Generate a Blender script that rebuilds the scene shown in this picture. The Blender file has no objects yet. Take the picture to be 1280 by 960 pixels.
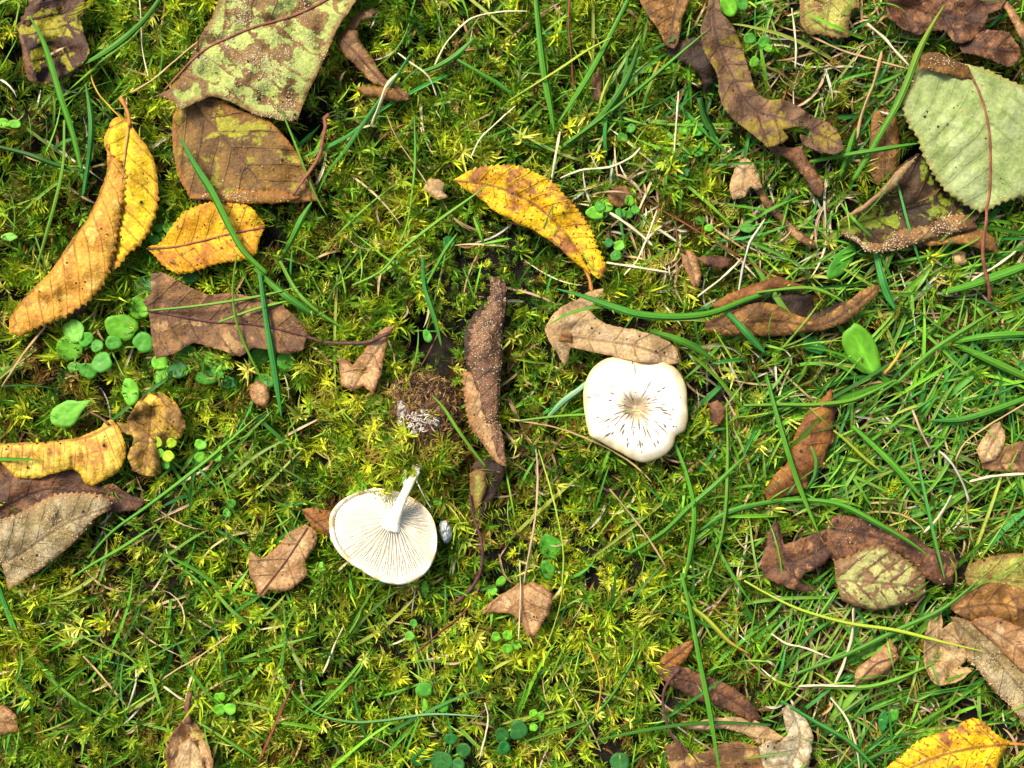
import bpy, math, random
import numpy as np
from mathutils import Vector, Matrix
from mathutils.geometry import delaunay_2d_cdt

random.seed(7)
rng = np.random.default_rng(7)
S = 0.0003          # metres per photo pixel at moss level (the picture spans 0.384 m)
CH = 1333.0         # camera height above the moss, in pixels
sc = bpy.context.scene
C = sc.collection

# ------------------------------------------------------------------ camera, sky, sun, exposure
cam_d = bpy.data.cameras.new('camera'); cam = bpy.data.objects.new('camera', cam_d); C.objects.link(cam)
cam.location = (0, 0, CH * S); cam.rotation_euler = (0, 0, 0)
cam_d.sensor_width = 36; cam_d.lens = 36 * (CH * S) / (1280 * S)
cam_d.clip_start = 0.005; cam_d.clip_end = 200
sc.camera = cam
SUN_EL, SUN_AZ = math.radians(52), math.radians(318)      # azimuth clockwise from +Y (top of the picture)
w = bpy.data.worlds.new("World"); sc.world = w; w.use_nodes = True
wn = w.node_tree; bg = wn.nodes['Background']
sky = wn.nodes.new('ShaderNodeTexSky'); sky.sky_type = 'NISHITA'; sky.sun_disc = False
sky.sun_elevation = SUN_EL; sky.sun_rotation = SUN_AZ
sky.air_density = 1.0; sky.dust_density = 4.0; sky.ozone_density = 0.6
wn.links.new(sky.outputs[0], bg.inputs[0]); bg.inputs[1].default_value = 0.12
sun_d = bpy.data.lights.new('sun', 'SUN'); sun = bpy.data.objects.new('sun', sun_d); C.objects.link(sun)
sun_d.energy = 3.1; sun_d.angle = math.radians(18); sun_d.color = (1.0, 0.95, 0.80)
dirv = Vector((math.sin(SUN_AZ) * math.cos(SUN_EL), math.cos(SUN_AZ) * math.cos(SUN_EL), math.sin(SUN_EL)))
sun.rotation_euler = dirv.to_track_quat('Z', 'Y').to_euler(); sun.location = (-0.4, 0.5, 1.0)
sc.view_settings.view_transform = 'Standard'; sc.view_settings.look = 'None'
sc.view_settings.gamma = 1; sc.view_settings.use_curve_mapping = False
sc.view_settings.exposure = 0.80

# ------------------------------------------------------------------ helpers
def c(r, g, b, k=1.0):
    f = lambda v: ((v / 255.0 + 0.055) / 1.055) ** 2.4 if v > 10 else v / 255 / 12.92
    return (f(r) * k, f(g) * k, f(b) * k)

def W(P):
    """photo pixel + height (px) -> metres; a point at height h stays on its own ray"""
    P = np.asarray(P, dtype=float).reshape(-1, 3)
    k = 1 - P[:, 2] / CH
    return np.stack([(P[:, 0] - 640) * S * k, (480 - P[:, 1]) * S * k, P[:, 2] * S], 1)

_tab = np.random.default_rng(3).random((256, 256))
def vn(x, y):
    x = np.asarray(x, float); y = np.asarray(y, float)
    xi = np.floor(x).astype(int); yi = np.floor(y).astype(int)
    fx = x - xi; fy = y - yi; fx = fx * fx * (3 - 2 * fx); fy = fy * fy * (3 - 2 * fy)
    t = lambda a, b: _tab[a % 256, b % 256]
    return (t(xi, yi) * (1 - fx) + t(xi + 1, yi) * fx) * (1 - fy) + (t(xi, yi + 1) * (1 - fx) + t(xi + 1, yi + 1) * fx) * fy
def fbm(x, y, s, o=3, seed=0):
    """value noise in 0..1, s = feature size in px"""
    r = 0; a = 1; tot = 0
    for i in range(o):
        r = r + a * vn(x / s * 2 ** i + 17.3 * seed + 5 * i, y / s * 2 ** i + 9.1 * seed + 3 * i); tot += a; a *= .5
    return r / tot

def catmull(P, closed=False, step=3.0):
    P = [np.array(p[:2], float) for p in P]; n = len(P); out = []; seg = []
    rngs = range(n) if closed else range(n - 1)
    def sharp(i):
        if not closed: return 1.0
        u_ = P[i % n] - P[(i - 1) % n]; v_ = P[(i + 1) % n] - P[i % n]
        cs = float(u_ @ v_) / (np.linalg.norm(u_) * np.linalg.norm(v_) + 1e-9)
        return float(np.clip((cs - .62) / .25, 0, 1))          # a turn of more than about 50 degrees stays a corner
    for i in rngs:
        if closed: a, b, d, e = P[i - 1], P[i], P[(i + 1) % n], P[(i + 2) % n]
        else: a, b, d, e = P[max(i - 1, 0)], P[i], P[i + 1], P[min(i + 2, n - 1)]
        L = np.linalg.norm(d - b); k = max(1, int(round(L / step)))
        # tension falls on sharp corners so that tips stay pointed
        m1 = (d - a) / 2; m2 = (e - b) / 2
        m1 *= sharp(i) * min(1, L / (np.linalg.norm(m1) + 1e-6)); m2 *= sharp(i + 1) * min(1, L / (np.linalg.norm(m2) + 1e-6))
        for j in range(k):
            t = j / k; t2 = t * t; t3 = t2 * t
            out.append((2 * t3 - 3 * t2 + 1) * b + (t3 - 2 * t2 + t) * m1 + (-2 * t3 + 3 * t2) * d + (t3 - t2) * m2); seg.append(i)
    if not closed: out.append(P[-1]); seg.append(n - 2)
    return np.array(out), seg

def build_mesh(name, verts, faces, mats, attrs=None, smooth=True, fm=None):
    """verts in metres (local); faces = (n,3) array or list of tuples"""
    me = bpy.data.meshes.new(name)
    if isinstance(faces, np.ndarray):
        nv, nf, k = len(verts), len(faces), faces.shape[1]
        me.vertices.add(nv); me.vertices.foreach_set('co', np.asarray(verts, np.float32).ravel())
        me.loops.add(nf * k); me.loops.foreach_set('vertex_index', faces.astype(np.int32).ravel())
        me.polygons.add(nf); me.polygons.foreach_set('loop_start', np.arange(0, nf * k, k, dtype=np.int32))
        me.update(calc_edges=True)
    else:
        me.from_pydata([tuple(v) for v in verts], [], [tuple(f) for f in faces]); me.update()
    if smooth: me.polygons.foreach_set('use_smooth', [True] * len(me.polygons))
    for m in (mats if isinstance(mats, (list, tuple)) else [mats]): me.materials.append(m)
    if fm is not None: me.polygons.foreach_set('material_index', fm)
    for k, v in (attrs or {}).items():
        v = np.asarray(v, np.float32)
        if v.ndim == 2:
            a = me.attributes.new(k, 'FLOAT_COLOR', 'POINT'); a.data.foreach_set('color', np.concatenate([v, np.ones((len(v), 1), np.float32)], 1).ravel())
        else:
            a = me.attributes.new(k, 'FLOAT', 'POINT'); a.data.foreach_set('value', v)
    return me

def link(name, me, parent=None, loc=(0, 0, 0), solid=0):
    o = bpy.data.objects.new(name, me); C.objects.link(o); o.location = loc
    if parent is not None: o.parent = parent
    if solid:
        m = o.modifiers.new('thickness', 'SOLIDIFY'); m.thickness = solid * S; m.offset = -1
    return o
def tag(o, label=None, cat=None, group=None, kind=None):
    if label: o['label'] = label
    if cat: o['category'] = cat
    if group: o['group'] = group
    if kind: o['kind'] = kind
    return o
def empty(name, px, py, h=0):
    o = bpy.data.objects.new(name, None); C.objects.link(o); o.location = W([(px, py, h)])[0]
    o.empty_display_size = 0.005
    return o

def tube(path, radii, sides=7, flat=1.0):
    """path px+h (n,3) -> verts px, faces"""
    P = np.asarray(path, float); n = len(P); V = []; F = []
    T = np.gradient(P, axis=0); T /= np.linalg.norm(T, axis=1)[:, None] + 1e-9
    for i in range(n):
        up = np.array((0, 0, 1.0))
        if abs(T[i][2]) > .9: up = np.array((1.0, 0, 0))
        a = np.cross(T[i], up); a /= np.linalg.norm(a); b = np.cross(a, T[i])
        for k in range(sides):
            an = 2 * math.pi * k / sides
            V.append(P[i] + radii[i] * (math.cos(an) * a + math.sin(an) * b * flat))
    for i in range(n - 1):
        for k in range(sides):
            k2 = (k + 1) % sides
            F.append((i * sides + k, i * sides + k2, (i + 1) * sides + k2, (i + 1) * sides + k))
    F.append(tuple(range(sides))[::-1]); F.append(tuple(range((n - 1) * sides, n * sides)))
    return np.array(V), F

# ------------------------------------------------------------------ materials
class NT:
    def __init__(s, name):
        s.m = bpy.data.materials.new(name); s.m.use_nodes = True; s.t = s.m.node_tree
        s.t.nodes.clear(); s.out = s.t.nodes.new('ShaderNodeOutputMaterial')
    def n(s, typ, props=None, **inp):
        d = s.t.nodes.new('ShaderNode' + typ)
        for k, v in (props or {}).items(): setattr(d, k, v)
        for k, v in inp.items():
            key = int(k[1:]) if k[0] == 'i' and k[1:].isdigit() else k.replace('_', ' ')
            s.set(d.inputs[key], v)
        return d
    def set(s, sock, v):
        if isinstance(v, bpy.types.NodeSocket): s.t.links.new(v, sock)
        elif isinstance(v, (tuple, list)) and sock.type == 'RGBA': sock.default_value = (*v[:3], 1)
        else: sock.default_value = v
    def math(s, op, a, b=0.0, cc=None, clamp=False):
        d = s.n('Math', dict(operation=op, use_clamp=clamp), i0=a, i1=b)
        if cc is not None: s.set(d.inputs[2], cc)
        return d.outputs[0]
    def mix(s, f, a, b, blend='MIX'):
        d = s.t.nodes.new('ShaderNodeMix'); d.data_type = 'RGBA'; d.blend_type = blend
        s.set(d.inputs[0], f); s.set(d.inputs[6], a); s.set(d.inputs[7], b); return d.outputs[2]
    def step(s, v, lo, hi):
        d = s.t.nodes.new('ShaderNodeMapRange'); d.interpolation_type = 'SMOOTHSTEP'
        s.set(d.inputs[0], v); d.inputs[1].default_value = lo; d.inputs[2].default_value = hi; return d.outputs[0]
    def attr(s, name, o='Fac'): return s.n('Attribute', dict(attribute_name=name)).outputs[o]
    def pxco(s, seed=0.0):
        t = s.n('TexCoord'); m = s.n('Mapping', Vector=t.outputs['Object'])
        m.inputs['Scale'].default_value = (1 / S,) * 3; m.inputs['Location'].default_value = (seed * 37.1, seed * 13.7, seed * 5.3)
        return m.outputs[0]
    def noise(s, co, period, detail=3.0, rough=.55, dist=0.0):
        return s.n('TexNoise', Vector=co, Scale=1 / period, Detail=detail, Roughness=rough, Distortion=dist).outputs['Fac']
    def surf(s, col, rough=.6, bump=None, bstr=.3, bdist=1.0, transl=0.0, tcol=None, spec=.3, sss=0):
        p = s.n('BsdfPrincipled', Base_Color=col, Roughness=rough); p.inputs['Specular IOR Level'].default_value = spec
        if sss:
            p.inputs['Subsurface Weight'].default_value = sss; p.inputs['Subsurface Radius'].default_value = (1, .8, .5); p.inputs['Subsurface Scale'].default_value = 4 * S
        if bump is not None:
            b = s.n('Bump', Strength=bstr, Distance=bdist * S, Height=bump); s.t.links.new(b.outputs[0], p.inputs['Normal'])
        sh = p.outputs[0]
        if transl > 0:
            t = s.n('BsdfTranslucent', Color=tcol if tcol is not None else col)
            sh = s.n('MixShader', i0=transl, i1=sh, i2=t.outputs[0]).outputs[0]
        s.t.links.new(sh, s.out.inputs[0]); return s.m

def leaf_mat(name, A, B, patch=None, vein=None, edge=None, spot=None, ab=(28, .42, .58), pt=(45, .52, .58), vs=.6,
             ew=8, spots=(6, .66, .72), rough=.55, transl=.15, seed=1.0, quilt=.5, fine=.35, cellv=None, spec=.35):
    """A/B ground colours, patch = big patches, vein/edge/spot = pigment; attributes q (side veins), d (midrib px), e (edge px)"""
    wm = lambda q: None if q is None else (q[0] * .98, q[1] * (1.10 if q[0] > q[1] * 1.6 else 1.0), q[2] * .94)   # nudge browns from pink to tan
    A, B, patch, vein, edge, spot = map(wm, (A, B, patch, vein, edge, spot))
    t = NT(name); co = t.pxco(seed)
    col = t.mix(t.step(t.noise(co, ab[0], 5, .6), ab[1], ab[2]), A, B)
    cells = t.n('TexVoronoi', dict(feature='DISTANCE_TO_EDGE'), Vector=co, Scale=1 / 5.5); cd = cells.outputs['Distance']
    q = t.attr('q'); d = t.attr('d'); e = t.attr('e')
    q = t.math('ADD', q, t.math('MULTIPLY', t.noise(co, 34, 2), .45))                 # side veins wander
    fr = t.math('MULTIPLY', t.math('ABSOLUTE', t.math('SUBTRACT', t.math('FRACT', q), .5)), 2.0)
    wob = t.noise(co, 7, 2)
    vmask = t.step(t.math('ADD', fr, t.math('MULTIPLY', t.math('SUBTRACT', wob, .5), .12)), .86, .98)
    mmask = t.step(t.math('ABSOLUTE', d), 2.6, .8)
    vm = t.math('MAXIMUM', t.math('MULTIPLY', vmask, t.step(t.noise(co, 22, 3), .22, .55)), mmask)
    if patch is not None:
        # patches stay between the veins, eaten away along them
        pn = t.math('SUBTRACT', t.noise(co, pt[0], 4, .6, .4), t.math('MULTIPLY', t.step(fr, .62, .95), .07))
        col = t.mix(t.step(pn, pt[1], pt[2]), col, patch)
    if edge is not None: col = t.mix(t.math('MULTIPLY', t.step(t.math('ADD', e, t.math('MULTIPLY', wob, -4.0)), ew, 0), .85), col, edge)
    if spot is not None: col = t.mix(t.step(t.noise(co, spots[0], 2, .5), spots[1], spots[2]), col, spot)
    col = t.mix(t.math('MULTIPLY', t.step(t.noise(co, 19, 5, .7), .54, .70), .55), col, tuple(x * .42 for x in B))
    col = t.mix(t.math('MULTIPLY', t.step(t.noise(co, 24, 4, .65), .56, .42), .5), col, (.72, .72, .72), 'OVERLAY')
    net = t.step(cd, .09, .0)
    vcol = vein if vein is not None else tuple(x * .45 for x in B)
    col = t.mix(t.math('MULTIPLY', net, .22), col, vcol)
    col = t.mix(t.math('MULTIPLY', vm, vs), col, vcol)
    fn = t.step(t.noise(co, 4.2, 4, .7), .26, .74)
    col = t.mix(min(1, fine * 1.5), col, t.mix(fn, (.22, .22, .22), (.80, .80, .80)), 'OVERLAY')
    hgt = t.math('ADD', t.math('MULTIPLY', t.math('MINIMUM', cd, .35), 1.6), t.math('MULTIPLY', t.noise(co, 6, 6, .7), 2.6))
    hgt = t.math('ADD', hgt, t.math('MULTIPLY', vm, .9))
    return t.surf(col, rough, hgt, quilt, 1.6, transl, spec=spec)

def attr_mat(name, rough=.5, transl=.3, spec=.3, stripe=0, var=.25, k=1.0):
    """colour comes from each piece's own pigment attribute"""
    t = NT(name); co = t.pxco(2.0); col = t.attr('col', 'Color')
    col = t.mix(var, col, t.mix(t.noise(co, 9, 3), (.3, .3, .3), (.8, .8, .8)), 'OVERLAY')
    h = t.noise(co, 4, 3)
    if stripe:
        u = t.attr('u'); sn = t.math('SINE', t.math('MULTIPLY', u, stripe))
        h = t.math('ADD', h, sn); col = t.mix(t.math('MULTIPLY', t.step(sn, .0, 1.0), .22), col, tuple((.5, .8, .4)), 'MULTIPLY')
    return t.surf(col, rough, h, .35, .7, transl, spec=spec)

def ground_mat():
    t = NT('dark_soil'); co = t.pxco(4.0)
    col = t.mix(t.step(t.noise(co, 40, 5), .4, .6), c(15, 12, 8), c(28, 22, 12))
    col = t.mix(t.step(t.noise(co, 9, 4), .55, .65), col, c(48, 36, 22))
    h = t.noise(co, 8, 8, .7)
    return t.surf(col, .9, h, .9, 5)
M_ground = ground_mat()
M_moss = attr_mat('moss', .5, .30, .25, var=.15)
M_grass = attr_mat('grass_blade', .5, .30, .25, stripe=1, var=.25)
M_straw = attr_mat('dry_straw', .6, .12, .3, stripe=1, var=.35)
M_herb = attr_mat('herb_leaf', .5, .28, .3, var=.5)

# ------------------------------------------------------------------ leaf panels
def inside(px, py, B):
    r = np.zeros(len(px), bool); x2, y2 = np.roll(B[:, 0], -1), np.roll(B[:, 1], -1)
    for i in range(len(B)):
        x1, y1 = B[i]; a, b = x2[i], y2[i]
        cnd = ((y1 > py) != (b > py)); 
        r ^= cnd & (px < (a - x1) * (py - y1) / ((b - y1) if abs(b - y1) > 1e-9 else 1e-9) + x1)
    return r
def seg_dist(P, A, B):
    d = B - A; L2 = (d ** 2).sum(1) + 1e-9
    t = np.clip(((P[:, None, :] - A[None]) * d[None]).sum(2) / L2, 0, 1)
    D = np.linalg.norm(P[:, None, :] - (A[None] + t[..., None] * d[None]), axis=2)
    return D, t

def outline_of(pts, ser, seed=0):
    """pts: (x, y[, 1]); a 1 makes the edge from that point to the next toothed"""
    B, seg = catmull(pts, True, 1.7)
    flags = np.array([len(pts[i]) > 2 for i in seg]); r = random.Random(seed)
    A2 = 0.5 * np.sum(B[:, 0] * np.roll(B[:, 1], -1) - np.roll(B[:, 0], -1) * B[:, 1])
    T = np.roll(B, -1, 0) - np.roll(B, 1, 0); T /= np.linalg.norm(T, axis=1)[:, None] + 1e-9
    Nn = np.stack([T[:, 1], -T[:, 0]], 1) * (1 if A2 > 0 else -1)
    amp, wl = ser; out = []; ph = 0.0; lam = wl; k = .8
    for i in range(len(B)):
        ph += 1.7 / lam
        if ph >= 1: ph -= 1; lam = wl * r.uniform(.75, 1.3); k = r.uniform(.6, 1.25)
        off = (r.random() - .5) * .9 + 1.6 * (float(vn(B[i][0] / 7, B[i][1] / 7)) - .5)
        if flags[i]: off = 1.75 * amp * k * (ph ** 1.5 if ph < .8 else (1 - ph) / .2 * .72) - amp * .4
        out.append(B[i] + Nn[i] * off)
    return np.array(out)

ALL_POLYS = []      # (outline, height) used to press the moss down under what lies on it
def panel(p, name, parent, org, seed):
    """one sheet of leaf tissue -> mesh object; returns sampled surface for dew"""
    g = p.get('g', 4.6); B = outline_of(p['pts'], p.get('ser', (2.2, 8)), seed)
    ALL_POLYS.append((B, p.get('h', 14)))
    r = np.random.default_rng(seed)
    x0, y0 = B.min(0); x1, y1 = B.max(0)
    gx, gy = np.meshgrid(np.arange(x0, x1, g), np.arange(y0, y1, g)); gx = gx + (np.arange(gx.shape[0]) % 2)[:, None] * g / 2
    G = np.stack([gx.ravel(), gy.ravel()], 1) + r.uniform(-.8, .8, (gx.size, 2))
    G = G[inside(G[:, 0], G[:, 1], B)]
    if len(G):
        D, _ = seg_dist(G, B, np.roll(B, -1, 0)); G = G[D.min(1) > g * .45]
    P = np.concatenate([B, G]); nb = len(B)
    res = delaunay_2d_cdt([Vector(v) for v in P], [(i, (i + 1) % nb) for i in range(nb)], [], 1, 1e-4)
    V = np.array([tuple(v) for v in res[0]]); F = np.array([tuple(f) for f in res[2] if len(f) == 3])
    a, b, d = V[F[:, 0]], V[F[:, 1]], V[F[:, 2]]
    ar = (b[:, 0] - a[:, 0]) * (d[:, 1] - a[:, 1]) - (b[:, 1] - a[:, 1]) * (d[:, 0] - a[:, 0])
    F[ar > 0] = F[ar > 0][:, ::-1]                  # px y runs down, so this faces up
    D, _ = seg_dist(V, B, np.roll(B, -1, 0)); e = D.min(1)
    if p.get('rib'):
        R, _ = catmull(p['rib'], False, 6); D, t = seg_dist(V, R[:-1], R[1:])
        i = D.argmin(1); dist = D[np.arange(len(V)), i]
        L = np.concatenate([[0], np.cumsum(np.linalg.norm(np.diff(R, axis=0), axis=1))])
        s = L[i] + t[np.arange(len(V)), i] * (L[i + 1] - L[i])
        dv = R[i + 1] - R[i]; sg = np.sign(dv[:, 0] * (V[:, 1] - R[i][:, 1]) - dv[:, 1] * (V[:, 0] - R[i][:, 0]))
        # past the ends of the rib keep the chevrons running
        q = (s - dist * p.get('va', .75) - dist ** 2 * .0012) / p.get('vs', 20) + 40 + .0 * sg
        dd = dist * sg + 1e-3
    else:
        q = np.full(len(V), 40.5); dd = np.full(len(V), 99.); dist = np.full(len(V), 99.)
    z = np.full(len(V), float(p.get('h', 14)))
    if p.get('hp'):
        H = np.array(p['hp'], float); w8 = 1 / (((V[:, None, :] - H[None, :, :2]) ** 2).sum(2) + 60)
        w8 = w8 ** 1.3; z += (w8 * H[None, :, 2]).sum(1) / w8.sum(1)
    if p.get('bulge'): A_, L_ = p['bulge']; z += .62 * A_ * (1 - np.exp(-e / L_)) * (.5 + fbm(V[:, 0], V[:, 1], 22, 2, seed % 9))
    if p.get('curl'): A_, L_ = p['curl']; z += A_ * np.exp(-e / L_) * (.35 + 1.3 * fbm(V[:, 0], V[:, 1], 30, 1, seed % 13))
    fr = q - np.floor(q)
    z += p.get('quilt', 1.6) * np.sin(np.pi * fr) ** .7 * np.clip(dist / 7, 0, 1) * np.clip(e / 8, .2, 1)
    z += p.get('crease', 2.5) * -np.exp(-dist / 9)
    n = p.get('rough', 3.0)
    z += n * 1.15 * (1 - np.abs(fbm(V[:, 0], V[:, 1], 34, 2, seed % 17) * 2 - 1) * 2.2)
    z += n * (fbm(V[:, 0], V[:, 1], 26, 3, seed % 11) - .5) * 2 + n * .35 * (fbm(V[:, 0], V[:, 1], 6, 2, seed % 7) - .5)
    z -= 2.5
    co = np.concatenate([V, z[:, None]], 1)
    me = build_mesh(name, W(co) - org, F, p['mat'], dict(q=q, d=dd, e=e))
    o = link(name, me, parent, solid=p.get('thick', .5))
    if p.get('label'): o['label'] = p['label']
    return co, F, e, o

def dew(co, F, count, parent, org, seed, size=(.4, .85), where=None, name='dewdrop', mat=None, power=4):
    r = np.random.default_rng(seed + 99); n0 = count * 4
    a, b, d = co[F[:, 0]], co[F[:, 1]], co[F[:, 2]]
    ar = np.abs(np.cross((b - a)[:, :2], (d - a)[:, :2])); f = r.choice(len(F), n0, p=ar / ar.sum())
    u = r.random(n0); v = r.random(n0); m = u + v > 1; u[m] = 1 - u[m]; v[m] = 1 - v[m]
    P = a[f] + (b - a)[f] * u[:, None] + (d - a)[f] * v[:, None]
    wgt = fbm(P[:, 0], P[:, 1], 26, 3, seed % 5) ** power
    if where is not None: wgt = wgt * where(P)
    P = P[r.random(n0) < wgt / wgt.mean() * .25][:count]
    rad = r.uniform(size[0], size[1], len(P)) * r.choice([.7, 1, 1, 1.4], len(P))
    k = 6; an = np.arange(k) * 2 * math.pi / k
    unit = np.concatenate([np.stack([np.cos(an), np.sin(an), an * 0 - .1], 1), np.stack([np.cos(an + .5) * .7, np.sin(an + .5) * .7, an * 0 + .6], 1), [[0, 0, .95]]])
    fu = []
    for i in range(k):
        j = (i + 1) % k; fu += [(i, j, k + i), (j, k + j, k + i), (k + i, k + j, 2 * k)]
    fu = np.array(fu)[:, ::-1]
    V = P[:, None, :] + unit[None] * rad[:, None, None] * r.uniform(.75, 1.3, (len(P), 1, 3)); nv = len(unit)
    FF = (fu[None] + (np.arange(len(P)) * nv)[:, None, None]).reshape(-1, 3)
    me = build_mesh(name, W(V.reshape(-1, 3)) - org, FF, mat or M_dew)
    o = link(name, me, parent); o['kind'] = 'stuff'; return o
def dew_mat():
    t = NT('dew_drop'); return t.surf((.60, .48, .27), .25, transl=.2, spec=.7)
M_dew = dew_mat()
def crumb_mat():
    t = NT('soil_crumb'); return t.surf(c(58, 40, 26), .9)
M_crumb = crumb_mat()

def rib_tube(name, path, r0, r1, mat, parent, org, hfun=None, step=5, sides=7):
    """path: (x, y, h) control points"""
    XY, seg = catmull([p[:2] for p in path], False, step)
    P0 = np.array(path, float); L = np.concatenate([[0], np.cumsum(np.linalg.norm(np.diff(P0[:, :2], axis=0), axis=1))])
    l = np.concatenate([[0], np.cumsum(np.linalg.norm(np.diff(XY, axis=0), axis=1))]); l = l / l[-1] * L[-1]
    if hfun is None: h = np.interp(l, L, P0[:, 2])
    else: h = hfun(XY)
    rr = np.linspace(r0, r1, len(XY)); V, F = tube(np.column_stack([XY, h]), rr * (1 + .12 * np.sin(l * .37)), sides)
    me = build_mesh(name, W(V) - org, F, mat); return link(name, me, parent)

def plain_mat(name, A, B, period=12, rough=.6, bump=.4, transl=0, spec=.3, stretch=None, sss=0):
    t = NT(name); co = t.pxco(1.5)
    col = t.mix(t.step(t.noise(co, period, 4, .6), .35, .65), A, B)
    return t.surf(col, rough, t.noise(co, period / 3, 4, .65), bump, 1.5, transl, spec=spec, sss=sss)

def make_leaf(sp, idx):
    nm = sp.get('name', 'fallen_leaf'); x = np.mean([p[0] for p in sp['panels'][0]['pts']]); y = np.mean([p[1] for p in sp['panels'][0]['pts']])
    root = empty(nm, x, y, 0); org = np.array(root.location)
    tag(root, sp['label'], sp.get('cat', 'leaf'), sp.get('group', 'autumn leaves fallen on the moss'))
    names = sp.get('pn', ['blade', 'folded_flap', 'folded_flap', 'folded_flap', 'folded_flap'])
    for k, p in enumerate(sp['panels']):
        seed = idx * 10 + k + 1
        co, F, e, ob = panel(p, p.get('name', names[k]), root, org, seed)
        if p.get('dew'): dew(co, F, p['dew'], ob, org, seed, power=p.get('dpow', 4), size=p.get('dsz', (.4, .85)))
        if len(F) > 300: dew(co, F, int(6 + len(F) / 130), ob, org, seed + 5, size=(.6, 1.5), name='soil_crumb', mat=M_crumb)
        if p.get('rib') and p.get('ribmat'):
            XY = co[:, :2]; hz = co[:, 2]
            def hf(q, XY=XY, hz=hz): 
                D = ((q[:, None, :] - XY[None]) ** 2).sum(2); j = np.argsort(D, 1)[:, :4]
                return hz[j].mean(1) + p.get('ribup', .5)
            rib_tube('midrib', [(a, b, 0) for a, b in [r[:2] for r in p['rib']]], p.get('rr', (2.2, 1))[0], p.get('rr', (2.2, 1))[1], p['ribmat'], ob, org, hf)
    for st in sp.get('stalk', []):
        rib_tube('stalk', st['p'], st['r'][0], st['r'][1], st['m'], root, org)
    return root

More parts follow.
